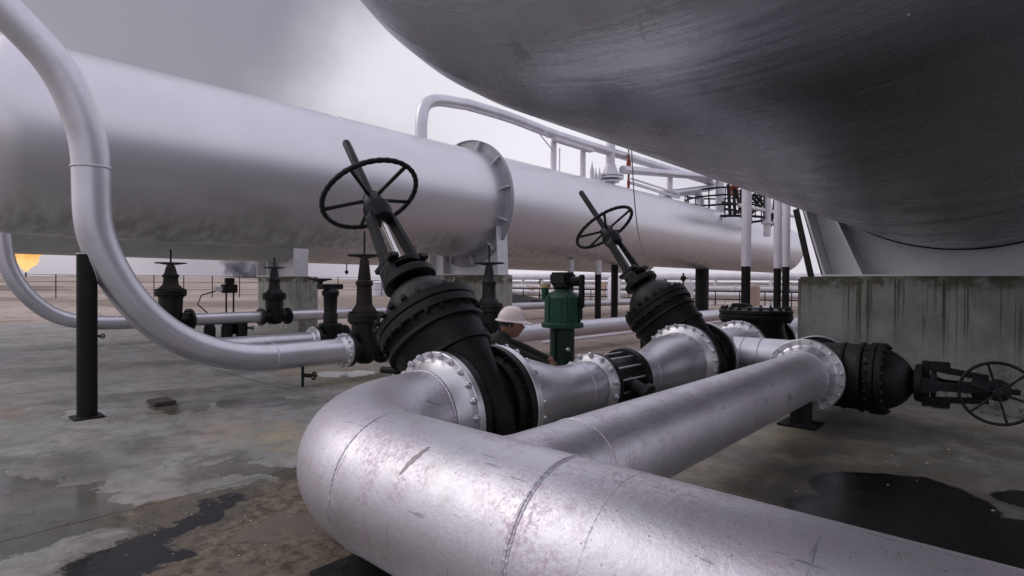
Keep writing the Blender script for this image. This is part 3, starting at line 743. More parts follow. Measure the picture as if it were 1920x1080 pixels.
# drain cocks
def cock(label, x, y, z):
    t = thing('drain_cock', label, 'valve', (x, y, z), group=None)
    obj('pipe_stub', MB().cyl((0, 0, 0), (0, 0, -.30), .022, seg=10), M['green_dark'], t, local=True)
    obj('body', MB().cyl((-.02, 0, -.13), (.12, .06, -.13), .03, seg=10), M['rust'], t, local=True)
    handwheel(t, (.17, .09, -.13), (1, .5, 0), .055, .010, 4, .015, .0, mat=M['rust'], wavy=False)
    return t
cock('small drain cock hanging below the large loop pipe', XA, 4.2, ZA - RA)
cock('small drain cock hanging below the far loop pipe', XB, 3.35, ZB - RBp)
cock('small drain cock under the pipe in front of the pale pier', XB, 6.9, ZB - RBp)
for i, (yy, lb) in enumerate(((5.9, 'black saddle foot nearest the gas-flare valve under the far header pipe'), (6.35, 'middle black saddle foot under the far header pipe'), (6.75, 'black saddle foot under the far header pipe, nearest the pier'))):
    single('saddle_block', MB().lathe([(.15, -.04), (.15, .3), (.12, .38)], (XB, yy, 0), seg=20), M['black'], lb, 'pipe support', (XB, yy, 0))
for yy, lb in ((3.9, 'low black stub under the flat run of the large loop pipe'), (6.7, 'low black stub under the spool behind the nearest tilted valve'), (10.8, 'low black stub under the pipe behind the green actuator'), (15.5, 'farthest low black stub under the pipe behind the green actuator')):
    if yy > 5: support('pipe_support', lb, XA, yy, .32, .09, .15, M['post_black'])

# ---------------------------------------------------------------- tanks
def head_prof(R, y0, y1, d0, d1, n=16):
    p = [(R * math.sin(PI / 2 * i / n), y0 - d0 * math.cos(PI / 2 * i / n)) for i in range(n)]
    m_ = 24; p += [(R, y0 + (y1 - y0) * i / m_) for i in range(m_ + 1)]
    p += [(R * math.cos(PI / 2 * i / n), y1 + d1 * math.sin(PI / 2 * i / n)) for i in range(1, n + 1)]
    p[0] = (.0001, p[0][1]); p[-1] = (.0001, p[-1][1]); return p
def shell(name, parent, xc, zc, R, y0, y1, d0, d1, mat, seg=160):
    return obj(name, MB().lathe(head_prof(R, y0, y1, d0, d1), (xc, 0, zc), (0, 1, 0), seg), mat, parent, angle=60)
def saddle(parent, xc, zc, R, y, zb, hw, ang, mat, ribs=(), t=.03, depth=.45, wear=0):
    """web plate in the plane Y=y between shell and block top zb; slanted side plates and gussets toward -Y"""
    n = 40; a0 = -PI / 2 - ang; a1 = -PI / 2 + ang
    top = [(R * 1.0 * math.cos(a0 + (a1 - a0) * i / n), R * math.sin(a0 + (a1 - a0) * i / n)) for i in range(n + 1)]
    poly = [(-hw, zb - zc)] + top + [(hw, zb - zc)]
    web = MB(); vs = []; fs = []
    for i, (a, c_) in enumerate(top):
        xb = -hw + 2 * hw * i / n
        for yy in (0, t): vs += [(xc + a, y + yy, zc + c_), (xc + xb, y + yy, zb)]
    for i in range(n):
        p = 4 * i; q = p + 4; fs += [(p, q, q + 1, p + 1), (p + 2, p + 3, q + 3, q + 2), (p, p + 2, q + 2, q), (p + 1, q + 1, q + 3, p + 3)]
    fs += [(0, 1, 3, 2), (4 * n, 4 * n + 2, 4 * n + 3, 4 * n + 1)]
    web.add(vs, fs)
    s_ = obj('saddle', web, mat, parent)
    for sg in (-1, 1):
        side = MB()
        A = V((xc + sg * hw, y - depth * .55, zb)); B_ = V((xc + sg * R * 1.02 * math.sin(ang), y - depth * .55, zc - R * 1.02 * math.cos(ang)))
        side.prism([(0, 0), (depth, 0), (depth, 1), (0, 1)], A, (0, 1, 0), B_ - A, V((sg, 0, 0)), .03)
        obj('side_plate', side, mat, s_)
    for xr in ribs:
        g = MB(); xt = xr[1]; zt_ = zc - math.sqrt(max(.01, R * R - (xt - xc) ** 2)) + .0
        A = V((xr[0], y - depth * .55, zb)); B_ = V((xt, y - depth * .55, zt_))
        g.prism([(0, 0), (depth * .55, 0), (depth * .55, 1), (0, 1)], A, (0, 1, 0), B_ - A, V((1, 0, 0)), .03)
        obj('gusset', g, mat, s_)
    bp = MB().box((xc - hw - .05, y - depth * .6, zb + .002), (xc + hw + .05, y + depth * .5, zb + .03)); obj('sole_plate', bp, mat, s_)
    wr = MB().lathe([(R + .003, -.22), (R + .016, -.22), (R + .016, .22), (R + .003, .22)], (xc, y, zc), (0, 1, 0), 80, closed=True, a0=-PI / 2 - 0, a1=-PI / 2 + 0.001) if False else None
    return s_

# tank 1
T1X, T1Z, T1R = -11.8, 3.83, 1.51
t1 = thing('storage_tank', 'long silver horizontal tank across the left half, with a stiffening ring on its middle', 'tank', (T1X, 11, 0))
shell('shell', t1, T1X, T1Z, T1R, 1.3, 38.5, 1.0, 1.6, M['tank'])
for y in (1.86, 6.54, 38.4): weld(t1, (T1X, y, T1Z), (0, 1, 0), T1R, .006, .1, M['tank'])
rg = MB().lathe([(T1R - .01, 0), (T1R + .26, 0), (T1R + .26, .02), (T1R - .01, .02)], (T1X, 11.05, T1Z), (0, 1, 0), 140, closed=True)
rg.lathe([(T1R + .26, -.045), (T1R + .275, -.045), (T1R + .275, .065), (T1R + .26, .065)], (T1X, 11.05, T1Z), (0, 1, 0), 140, closed=True)
ro = obj('stiffening_ring', rg, M['ring'], t1, angle=30)
for k in range(12):
    a = 2 * PI * (k + .35) / 12; e = V((math.cos(a), 0, math.sin(a))); tt = V((-math.sin(a), 0, math.cos(a)))
    obj('gusset', MB().prism([(T1R - .005, -.14), (T1R + .26, -.09), (T1R + .26, 0), (T1R - .005, 0)], V((T1X, 11.05, T1Z)) - tt * .01, e, (0, 1, 0), tt, .02), M['steel_white'], ro)
saddle(t1, T1X, T1Z, T1R, 11.09, 1.80, 1.42, math.radians(62), M['saddle'], ribs=((-12.6, -12.6),), depth=.4)
def pier(name, label, x0, x1, y0, y1, zt, mat):
    m = MB().box((x0, y0, -.05), (x1, y1, zt), .02)
    o = single(name, m, mat, label, 'pier', ((x0 + x1) / 2, (y0 + y1) / 2, 0)); return o
pier('concrete_pier', 'pale concrete pier under the ring of the long silver tank, behind the nearest tilted valve', -13.4, -10.3, 10.7, 11.4, 1.80, M['pier'])
# tank 2
T2X, T2Z, T2R = -18.7, 3.75, 1.51
t2 = thing('storage_tank', 'second silver-grey tank, only its underside showing below the long tank', 'tank', (T2X, 9, 0))
shell('shell', t2, T2X, T2Z, T2R, -2, 33, .8, .8, M['tank_shade'])
saddle(t2, T2X, T2Z, T2R, 9.0, 1.75, 1.3, math.radians(60), M['saddle'], ribs=((-19.2, -19.2),), depth=.5)
pier('concrete_pier', 'pale concrete pier standing in the desert light behind the small dark upright valve', -19.9, -16.95, 8.7, 9.35, 1.75, M['pier'])
# far saddles of tank 1 and round columns
def column(label, x, y, z1, zs, r, group=None, seg=20):
    t = thing('support_column', label, 'column', (x, y, 0), group=group)
    obj('lower_shaft', MB().cyl((x, y, -.05), (x, y, zs), r, seg=seg), M['post_black'], t)
    if z1 > zs: obj('upper_shaft', MB().cyl((x, y, zs + .001), (x, y, z1), r * 1.08, seg=seg), M['steel_white'], t)
    return t
column('broad black column under the far end of the long silver tank', -11.8, 27, 2.35, 2.34, .32)
column('thin black column under the long tank, left of the farther tilted valve', -12.2, 19.6, 2.4, 2.39, .14)
column('black column with pale top under the long tank, behind the green actuator', -11.3, 15.4, 2.4, 1.85, .10)
column('black column with pale top just right of the green actuator, under the long tank', -11.0, 16.6, 2.4, 1.9, .11)
column('thickest white and black column left of the right-hand vessel', -6.45, 18, 7.5, 2.15, .135)
column('middle white and black column of the three beside the sloping saddle', -5.52, 18, 7.5, 2.08, .105)
column('white and black column nearest the sloping saddle plate', -5.28, 18, 7.5, 2.12, .10)

# right vessel
VX, VZ, VR = -.60, 4.42, 2.32
t3 = thing('pressure_vessel', 'huge dark weathered vessel hanging over the upper right', 'vessel', (VX, 9.9, 0))
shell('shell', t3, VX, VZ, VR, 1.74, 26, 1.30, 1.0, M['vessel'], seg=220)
weld(t3, (VX, 9.82, VZ), (0, 1, 0), VR, .018, .1, M['post_black'], name='edge_band')
weld(t3, (VX, 1.55, VZ), (0, 1, 0), VR * .9815, .006, .2, M['vessel'])
P_ = []
for i in range(60):
    a = -PI / 2 - .02 + .30 * i / 59; rr = VR * .9815 + .002; P_.append(V((VX + rr * math.cos(a), 1.56 + .012 * math.sin(i * .5) * (i / 59), VZ + rr * math.sin(a))))
obj('seam_strip', MB().tube(P_, [.002 + .006 * math.sin(PI * i / 59) * random.uniform(.7, 1.2) for i in range(60)], 6), M['flange'], t3)
weld(t3, (VX, 5.6, VZ), (0, 1, 0), VR, .006, .2, M['vessel'])
saddle(t3, VX, VZ, VR, 9.9, 1.722, 1.62, math.radians(60), M['saddle'], ribs=((-1.76, -2.17), (.5, .62), (1.0, 1.3)), depth=.75)
bk = MB().box((-2.51, 9.12, -.05), (2.9, 10.9, 1.715), .03)
single('concrete_block', bk, M['block'], 'long mossy concrete block streaked green, carrying the huge dark vessel', 'block', (0, 10, 0))
# ladder-like dark struts behind the block
for i, (a, b_, lb) in enumerate((((-3.6, 13.2, 3.6), (-2.75, 12.6, 1.0), 'steep black stair stringer behind the left end of the concrete block'), ((-3.85, 13.8, 3.3), (-3.15, 13.6, .3), 'lower steep black stringer behind the concrete block'))):
    single('stair_stringer', MB().bar(a, b_, .05, .12), M['post_black'], lb, 'strut', a)

# ---------------------------------------------------------------- top pipework over tank 1
tpw = thing('overhead_pipe', 'silver pipe rising from the tank top and running away above it', 'pipe', (T1X, 9.43, 5.4))
pp = catmull([V((T1X, 9.43, 5.1)), V((T1X, 9.43, 5.8)), V((T1X, 9.55, 6.25)), V((T1X, 9.95, 6.50)), V((T1X, 10.8, 6.62)), V((T1X, 11.3, 6.66)), V((T1X, 13, 6.68)), V((T1X, 15.5, 6.60)), V((T1X, 20.7, 6.66)), V((T1X, 24, 6.70))])
obj('pipe_run', MB().tube(pp, .16, 28), M['pipe2'], tpw)
ptl = thing('pipe_portal', 'pale steel goalpost frame holding the overhead pipe above the tank', 'frame', (T1X, 15.8, 5.3))
for y in (15.0, 16.7): obj('post', MB().cyl((T1X + .05, y, 5.2), (T1X + .05, y, 6.32), .10, seg=20), M['steel_white'], ptl)
obj('beam', MB().box((T1X + .10, 14.8, 6.30), (T1X + .32, 17.0, 6.42), .008), M['steel_white'], ptl)
single('bracket', MB().cyl((T1X + .1, 14.6, 6.42), (T1X + .9, 13.5, 6.2), .05, seg=12).cyl((T1X + .1, 14.2, 6.42), (T1X + .1, 15.0, 5.95), .02, seg=8), M['steel_white'], 'small pale bracket arm sticking out left below the overhead pipe', 'bracket', (T1X + .1, 14.2, 6.5))
nz = thing('nozzle', 'pale flanged riser on the tank top with an elbow bending right', 'pipe', (T1X, 18.6, 5.3))
obj('riser', MB().tube(catmull([V((T1X, 18.6, 5.2)), V((T1X, 18.6, 5.9)), V((T1X, 18.6, 6.8)), V((T1X, 18.8, 7.15)), V((T1X + .1, 19.4, 7.4)), V((T1X + .5, 20.4, 7.8))]), .17, 20), M['steel_white'], nz)
obj('cone', MB().lathe([(.32, 5.78), (.18, 6.15)], (T1X, 18.6, 0), seg=20), M['steel_white'], nz)
for z, r in ((5.62, .50), (5.72, .50), (5.50, .34)): obj('flange', MB().lathe([(r, z - .04), (r, z + .03)], (T1X, 18.6, 0), seg=28), M['pipe2'], nz)
for k, (y, z) in enumerate(((17.5, 6.1), (18.0, 5.95), (17.75, 5.9))):
    single('vent_spike', MB().lathe([(.07, 5.3), (.08, z - .35), (.03, z - .15), (.01, z)], (T1X - .1, y, 0), seg=10), M['steel_white'], ['tallest pale vent spike left of the flanged riser', 'pale vent spike closest to the flanged riser', 'shortest pale vent spike beside the flanged riser'][k], 'vent', (T1X - .1, y, 5.3))
h1 = single('cross_pipe', MB().tube([(T1X + .35, 18.9, 5.95), (T1X + .35, 24, 6.50), (T1X + .35, 30, 7.2)], .16, 20), M['pipe2'], 'pale pipe running from the flanged riser above the tank', 'pipe', (T1X, 19, 5.9))
h2 = thing('return_pipe', 'pale hairpin pipe end turning back above the tank', 'pipe', (T1X, 26, 5.5))
obj('pipe_run', MB().tube(smooth_path(catmull([V((T1X, 24.05, 6.70)), V((T1X + .05, 26.5, 6.70)), V((T1X + .1, 27.6, 6.66)), V((T1X + .15, 27.9, 6.52)), V((T1X + .15, 27.4, 6.36)), V((T1X + .1, 24.5, 5.82)), V((T1X + .1, 22.6, 5.50))]), 8), .16, 20), M['pipe2'], h2)
h3 = single('drop_pipe', MB().tube(catmull([V((T1X, 24.5, 5.75)), V((T1X, 26.0, 5.98)), V((T1X, 26.7, 5.85)), V((T1X, 26.9, 5.2))]), .14, 16), M['pipe2'], 'short pale pipe dropping into the far tank top beside the platform', 'pipe', (T1X, 26.5, 5.3))
single('walkway_beam', MB().bar((T1X + .3, 19.6, 5.55), (T1X + .3, 23.8, 5.45), .1, .10).bar((T1X + .3, 19.6, 5.72), (T1X + .3, 23.8, 5.62), .06, .06), M['steel_white'], 'pale double beam low on the tank top under the cross pipe', 'beam', (T1X + .3, 20, 5.5))
single('support_post', MB().cyl((T1X + .2, 23.1, 5.2), (T1X + .2, 23.1, 6.3), .12, seg=16), M['steel_white'], 'stout pale post between the two upper pipes on the tank', 'post', (T1X, 23.1, 5.3))
rv = thing('relief_valve', 'small red relief valve on the tank top beside the riser', 'valve', (T1X + .2, 19.6, 5.3))
obj('body', MB().lathe([(.05, 5.35), (.06, 5.6), (.04, 5.7), (.04, 6.1), (.09, 6.15), (.09, 6.35), (.04, 6.5), (.04, 6.65)], (T1X + .2, 19.6, 0), seg=14), M['red'], rv)
obj('stem', MB().cyl((T1X + .2, 19.6, 6.65), (T1X + .2, 19.6, 7.3), .02, seg=8), M['rust'], rv)
for y, lb, zz in ((15.4, 'thin pale rod standing between the goalpost frame posts', 6.2), (19.9, 'thin pale rod standing right of the red relief valve', 7.4)):
    single('rod', MB().cyl((T1X, y, 5.2), (T1X, y, zz), .02, seg=8), M['steel_white'], lb, 'rod', (T1X, y, 5.3))
# cable hanging from pipework to the second valve
ca, cb = V((T1X + .3, 19.6, 7.3)), V((-4.1, 7.6, 1.75))
P_ = []
for i in range(41):
    t_ = i / 40; p_ = ca.lerp(cb, t_); p_.z -= 1.4 * math.sin(PI * t_) * (1 - t_ * .3); P_.append(p_)
single('cable', MB().tube(P_, [.022 - .014 * i / 40 for i in range(41)], 6), M['cable'], 'thin dark cable slung from the tank pipework down to the farther tilted valve', 'cable', tuple(ca))
# platform
pf = thing('platform', 'round black railed platform at the far end of the long tank', 'platform', (-11.3, 28.2, 4.6))
for z in (5.35, 5.8, 6.15):
    obj('rail', MB().ring((-11.2, 28.2, z), (0, 0, 1), 1.9, .035, seg=40, sub=6), M['post_black'], pf)
for k in range(16):
    a = 2 * PI * k / 16; obj('stanchion', MB().cyl((-11.2 + 1.9 * math.cos(a), 28.2 + 1.9 * math.sin(a), 4.7), (-11.2 + 1.9 * math.cos(a), 28.2 + 1.9 * math.sin(a), 6.15), .03, seg=6), M['post_black'], pf)
obj('deck', MB().ring((-11.2, 28.2, 4.8), (0, 0, 1), 1.9, .05, seg=40, sub=6), M['post_black'], pf)
rf = thing('rail_frame', 'crossed black stair braces between the white columns', 'frame', (-9.5, 27, 4.2))
for y0, z0, y1, z1 in [(24.29, 5.9, 24.44, 4.54), (24.89, 5.98, 24.98, 4.59), (25.14, 5.78, 25.94, 4.56), (25.77, 5.86, 25.81, 4.59), (26.91, 5.78, 30.43, 4.57), (27.46, 5.85, 30.93, 4.78), (27.21, 4.92, 28.34, 5.9), (29.65, 5.9, 29.7, 4.49), (30.38, 5.9, 29.85, 4.69), (24.02, 4.8, 25.99, 4.85), (23.73, 5.04, 25.98, 5.19)]:
    obj('brace', MB().bar((-9.5, y0, z0), (-9.45, y1, z1), .10, .10), M['post_black'], rf)
single('cross_bar', MB().cyl((-9.3, 25, 5.05), (-9.3, 33, 5.3), .09, seg=12), M['steel_white'], 'pale horizontal pipe behind the crossed black braces', 'pipe', (-9.3, 27, 5))
single('gantry_pipe', MB().cyl((-11.2, 27.6, 4.9), (-11.2, 27.6, 7.6), .20, seg=18), M['steel_white'], 'stout white standpipe rising inside the railed platform', 'pipe', (-11.2, 27.6, 4.9))
single('gantry_pipe', MB().cyl((-9.2, 28.4, 3.9), (-9.2, 28.4, 6.6), .16, seg=18).lathe([(.26, 4.5), (.26, 4.6)], (-9.2, 28.4, 0), seg=18), M['steel_white'], 'white flanged standpipe among the crossed black braces', 'pipe', (-9.2, 28.4, 4.2))
single('orange_valve', MB().sphere((-9.5, 24.9, 5.85), .17, 2, (1.2, 2.3, .45), .4, 3).cyl((-9.5, 24.6, 5.4), (-9.5, 24.6, 5.85), .05, seg=8).cyl((-9.5, 25.4, 5.3), (-9.5, 25.4, 5.8), .06, seg=8), M['red'], 'small orange-red valve fitting above the railed platform', 'valve', (-9.5, 25, 5.8))

# ---------------------------------------------------------------- person
def build_person():
    # local: x = facing, y = left, z up
    t = thing('person', 'workman in a white helmet and dark jacket bending over the pipes, reaching right', 'person', (-4.36, 4.66, 0), (0, 0, math.atan2(.62, .78)))
    t.scale = (1.05, 1.05, .9)
    me = bpy.data.meshes.new('person_body'); bm = bmesh.new(); lay = bm.verts.layers.skin.verify()
    vs = {}
    def a(n, co, r):
        v = bm.verts.new(co); vs[n] = v; v[lay].radius = r if isinstance(r, tuple) else (r, r)
    def e(*ns):
        for p, q in zip(ns, ns[1:]): bm.edges.new((vs[p], vs[q]))
    a('pel', (-.34, 0, .80), (.165, .135)); a('belly', (-.24, 0, .94), (.15, .125)); a('ch', (-.14, 0, 1.0), (.17, .14)); a('uc', (-.06, 0, 1.06), (.15, .12)); a('nk', (.02, 0, 1.12), .06); a('hd0', (.06, 0, 1.2), .06)
    for s_, n in ((1, 'L'), (-1, 'R')):
        a('sh' + n, (-.06, s_ * .18, 1.04), .08)
        a('hp' + n, (-.33, s_ * .10, .74), .115); a('kn' + n, (-.12, s_ * .13, .44), .075); a('an' + n, (-.30, s_ * .13, .09), .052); a('ft' + n, (-.20, s_ * .14, .045), .042); a('to' + n, (-.08, s_ * .15, .035), .036)
    a('elL', (.22, .24, .93), .06); a('wrL', (.46, .17, .82), .042); a('hnL', (.53, .16, .79), .036)
    a('elR', (.22, -.24, .91), .06); a('wrR', (.46, -.16, .80), .042); a('hnR', (.53, -.15, .77), .036)
    e('pel', 'belly', 'ch', 'uc', 'nk', 'hd0')
    for n in 'LR':
        e('uc', 'sh' + n, 'el' + n, 'wr' + n, 'hn' + n); e('pel', 'hp' + n, 'kn' + n, 'an' + n, 'ft' + n, 'to' + n)
    bm.to_mesh(me); bm.free()
    o = bpy.data.objects.new('body', me); C.objects.link(o); o.parent = t
    me.skin_vertices[0].data[0].use_root = True
    md = o.modifiers.new('skin', 'SKIN'); md.use_smooth_shade = True; o.modifiers.new('sub', 'SUBSURF').render_levels = 2
    me.materials.append(M['cloth'])
    # head
    m = MB(); bmh = bmesh.new(); bmesh.ops.create_uvsphere(bmh, u_segments=32, v_segments=24, radius=1)
    for v in bmh.verts:
        x, y, z = v.co; wx = .098; wy = .076 * (1 - .22 * max(0, -z)); wz = .122
        xx = x * wx * (1 + .05 * max(0, -z)); 
        if x > .3: xx -= .012 * max(0, 1 - abs(z - .12) / .22) * max(0, 1 - abs(y) / .6)
        xx += .030 * math.exp(-((z + .12) / .17) ** 2 - (y / .16) ** 2) * (x > 0)          # nose
        xx += .010 * math.exp(-((z + .45) / .10) ** 2 - (y / .32) ** 2) * (x > 0)          # lips
        xx += .012 * math.exp(-((z + .85) / .2) ** 2 - (y / .35) ** 2) * (x > 0)           # chin
        xx += .008 * math.exp(-((z - .28) / .12) ** 2 - (y / .5) ** 2) * (x > 0)           # brow
        v.co = V((xx, y * wy, z * wz))
    HM = Matrix.Translation((.095, 0, 1.25)) @ Matrix.Rotation(math.radians(5), 4, 'Y') @ Matrix.Diagonal((1.2, 1.2, 1.38, 1))
    m.frombm(bmh, HM)
    for s_ in (-1, 1): m.sphere(tuple(HM @ V((-.012, s_ * .076, -.005))), .026, 2, (.8, .35, 1.2))
    hd = obj('head', m, M['skin'], t, local=True, angle=80)
    for s_ in (-1, 1):
        obj('eye', MB().sphere(tuple(HM @ V((.084, s_ * .031, .012))), .011, 2), M['hair'], hd, local=True)
    hm = MB().lathe([(.10, -.045), (.099, .0), (.088, .05)], tuple(HM @ V((-.018, 0, .02))), HM.to_3x3() @ V((0, 0, 1)), 28)
    obj('hair', hm, M['hair'], t, local=True)
    # helmet
    m = MB(); n = 14; seg = 36; vs_ = []; fs_ = []
    for i in range(n + 1):
        th = PI / 2 * i / n
        for k in range(seg):
            a_ = 2 * PI * k / seg; rr = math.cos(th) ** .85; rx = .127; ry = .104
            ridge = 1 + .03 * math.exp(-(math.sin(a_) * rr / .12) ** 2)
            vs_.append(V((rx * rr * math.cos(a_) - .005, ry * rr * math.sin(a_), .042 + .125 * math.sin(th) * ridge)))
    for i in range(n):
        for k in range(seg): fs_.append((i * seg + k, i * seg + (k + 1) % seg, (i + 1) * seg + (k + 1) % seg, (i + 1) * seg + k))
    m.add([HM @ v for v in vs_], fs_)
    hl = obj('helmet', m, M['helmet'], t, local=True, angle=70)
    bv = []; 
    for k in range(seg):
        a_ = 2 * PI * k / seg; c_ = math.cos(a_); s_ = math.sin(a_); ext = .012 + .055 * max(0, c_) ** 2
        bv.append(HM @ V((.133 * c_ - .005, .110 * s_, .048))); bv.append(HM @ V(((.135 + ext) * c_ - .005, (.112 + ext * .5) * s_, .036 - .012 * max(0, c_))))
        bv.append(HM @ V(((.135 + ext) * c_ - .005, (.112 + ext * .5) * s_, .030 - .012 * max(0, c_)))); bv.append(HM @ V((.130 * c_ - .005, .108 * s_, .026)))
    obj('helmet_brim', MB().add(bv, [(4 * k + j, 4 * ((k + 1) % seg) + j, 4 * ((k + 1) % seg) + (j + 1) % 4, 4 * k + (j + 1) % 4) for k in range(seg) for j in range(4)]), M['helmet'], hl, local=True)
    obj('collar', MB().lathe([(.085, 0), (.08, .045), (.072, .05), (.075, 0)], (.0, 0, 1.11), (.45, 0, 1), 24), M['shirt'], t, local=True)
    # hands
    for wr, hn, s_ in (((.46, -.16, .80), (.54, -.15, .765), -1), ((.46, .17, .82), (.54, .16, .785), 1)):
        m = MB(); hn = V(hn); dr = (hn - V(wr)).normalized()
        m.tube([V(wr), V(wr).lerp(hn, .5), hn], [.026, .036, .034], 12)
        for f in range(4):
            o_ = V((0, (f - 1.5) * .019, 0)); L_ = (.062, .072, .068, .052)[f]; p0 = hn + o_ - dr * .01
            m.tube([p0, p0 + dr * L_ * .5 + V((0, 0, -.008)), p0 + dr * L_ * .8 + V((0, 0, -.03)), p0 + dr * L_ * .75 + V((0, 0, -.052))], [.0095, .009, .0085, .007], 8)
        p0 = V(wr) + dr * .035 + V((0, -s_ * .026, 0))
        m.tube([p0, p0 + dr * .03 + V((0, -s_ * .022, -.008)), p0 + dr * .055 + V((0, -s_ * .02, -.028))], [.012, .0105, .008], 8)
        obj('hand', m, M['skin'], t, local=True)
    return t
build_person()

# ---------------------------------------------------------------- ground
def ground_mat():
    b = NB('wet_concrete_slab')
    pos = b.n('ShaderNodeNewGeometry').outputs['Position']; b.pos = pos
    sep = b.n('ShaderNodeSeparateXYZ'); b.put(sep.inputs[0], pos); X, Y = sep.outputs['X'], sep.outputs['Y']
    n1 = b.noise(.9, 6, .62); n2 = b.noise(4.5, 6, .65); n3 = b.noise(28, 5, .7)
    warp = b.vmath('SCALE', b.vmath('SUBTRACT', b.noise(1.6, 5, .62, out='Color'), (.5, .5, .5)), 1.3)
    wp = b.vmath('ADD', pos, warp)
    warp2 = b.vmath('SCALE', b.vmath('SUBTRACT', b.noise(7, 4, .6, out='Color'), (.5, .5, .5)), .35)
    wp = b.vmath('ADD', wp, warp2)
    wps = b.vmath('ADD', pos, b.vmath('SCALE', b.vmath('SUBTRACT', b.noise(1.3, 4, .55, out='Color'), (.5, .5, .5)), .45))
    def el(cx, cy, rx, ry, rot=0, soft=.12):
        o = b.n('ShaderNodeMapping', vector_type='TEXTURE'); b.put(o.inputs[0], wp)
        o.inputs['Location'].default_value = (cx, cy, 0); o.inputs['Rotation'].default_value = (0, 0, rot); o.inputs['Scale'].default_value = (rx, ry, 1000)
        return b.ramp(b.vmath('LENGTH', o.outputs[0]), 1 + soft, 1 - soft)
    def els(cx, cy, rx, ry, rot=0, soft=.05):
        o = b.n('ShaderNodeMapping', vector_type='TEXTURE'); b.put(o.inputs[0], wps)
        o.inputs['Location'].default_value = (cx, cy, 0); o.inputs['Rotation'].default_value = (0, 0, rot); o.inputs['Scale'].default_value = (rx, ry, 1000)
        return b.ramp(b.vmath('LENGTH', o.outputs[0]), 1 + soft, 1 - soft)
    def mx(*a):
        r = a[0]
        for q in a[1:]: r = b.math('MAXIMUM', r, q)
        return r
    c = b.mix(b.ramp(n1, .35, .65), (.225, .235, .215), (.32, .32, .30))
    c = b.mix(b.math('MULTIPLY', b.ramp(b.noise(1.1, 4, .6, b.scaled((1, 1, 1), loc=(7, 3, 0), vec=pos)), .48, .62), .6), c, (.34, .285, .265))
    c = b.mix(b.math('MULTIPLY', b.ramp(n2, .42, .66), .6), c, (.15, .145, .125))
    c = b.mix(b.math('MULTIPLY', b.ramp(n3, .5, .75), .35), c, (.30, .29, .27))
    c = b.mix(b.math('MULTIPLY', b.ramp(b.noise(75, 4, .8), .52, .66), .45), c, (.10, .098, .085))
    c = b.mix(b.math('MULTIPLY', b.ramp(b.voro(34), .11, .05), .55), c, (.07, .065, .055))
    c = b.mix(b.math('MULTIPLY', b.ramp(b.voro(21), .06, .03), .7), c, (.50, .48, .44))
    ck = b.n('ShaderNodeTexVoronoi', feature='DISTANCE_TO_EDGE'); b.put(ck.inputs['Vector'], wp); ck.inputs['Scale'].default_value = .55
    c = b.mix(b.math('MULTIPLY', b.math('MULTIPLY', b.ramp(ck.outputs['Distance'], .012, .003), b.ramp(n1, .45, .6)), .6), c, (.06, .055, .05))
    rust = b.ramp(b.noise(.8, 7, .74, b.scaled((1, 1, 1), loc=(1, 17, 0), vec=pos)), .55, .63)
    c = b.mix(b.math('MULTIPLY', rust, .55), c, (.20, .145, .095))
    # wet patches, widened to paint in shade under the vessel; brown soil by the elbow
    soil = mx(el(-3.65, 1.6, 1.05, .8, .5, .06), el(-4.1, 2.5, .7, .5, .3, .06), el(-3.0, 1.0, .8, .5, 0, .06))
    soilc = b.mix(b.ramp(b.noise(11, 6, .75), .38, .62), (.050, .034, .018), (.21, .165, .115))
    soilc = b.mix(b.ramp(b.noise(2.4, 4, .6), .45, .6), soilc, (.14, .11, .085))
    c = b.mix(b.math('MULTIPLY', soil, .9), c, soilc)
    tan = mx(el(-1.7, 5.2, 1.1, 1.9, .1, .4), el(-8.6, 5.6, 1.6, 1.1, .2, .3), el(-5.4, 2.9, 1.2, .45, .35, .5))
    c = b.mix(b.math('MULTIPLY', b.math('MULTIPLY', tan, b.ramp(b.noise(3.1, 7, .72), .34, .60)), .85), c, (.36, .30, .20))
    damp_shade = mx(el(-7.4, 3.3, 1.6, .35, 1.0, .5), el(-12.5, 2.6, 3.0, .5, 1.3, .5), el(-6.2, .9, .8, .3, .3, .5), el(-.3, 7.0, 1.9, 1.15, -.1, .5), el(-5.2, 1.9, .35, .25, 0, .5), el(-6.4, 1.75, .5, .3, .3, .6), el(.8, 6.4, 1.8, 1.4, 0, .3), el(-9.0, 2.6, 1.6, .35, 1.3, .4), el(-.2, 5.0, 2.6, 1.6, 0, .3))
    c = b.mix(b.math('MULTIPLY', b.math('MULTIPLY', damp_shade, b.ramp(b.noise(2.2, 6, .7), .30, .58)), .8), c, (.10, .098, .08))
    oil = mx(el(-4.05, 1.15, .72, .17, 2.05, .12), el(-3.75, .85, .3, .25, .5, .12), els(-.68, 5.15, .60, .62, .3, .04), els(-.25, 4.50, 1.05, .52, 0, .05), els(.15, 5.7, .3, .25, 0, .06), els(.55, 4.75, .9, .55, 0, .06))
    c = b.mix(b.math('MULTIPLY', oil, .95), c, (.006, .006, .006))
    rim = mx(els(-.68, 5.15, .78, .80, .3, .14), els(-.25, 4.50, 1.3, .72, 0, .14), els(.55, 4.75, 1.2, .8, 0, .14), el(-4.05, 1.15, .95, .33, 2.05, .15))
    c = b.mix(b.math('MULTIPLY', rim, .5), c, (.06, .055, .042))
    c = b.mix(b.math('MULTIPLY', oil, .95), c, b.mix(b.ramp(n3, .5, .7), (.005, .005, .005), (.012, .012, .011)))
    pud = mx(el(-5.3, .55, 1.15, .5, .25, .05), el(-8.2, 1.7, .5, .25, 1.2, .2), el(-7.75, 2.6, 1.2, .28, 1.1, .06), el(-4.75, 2.2, .55, .2, .45, .1), el(-8.75, 5.3, .6, .35, .9, .08))
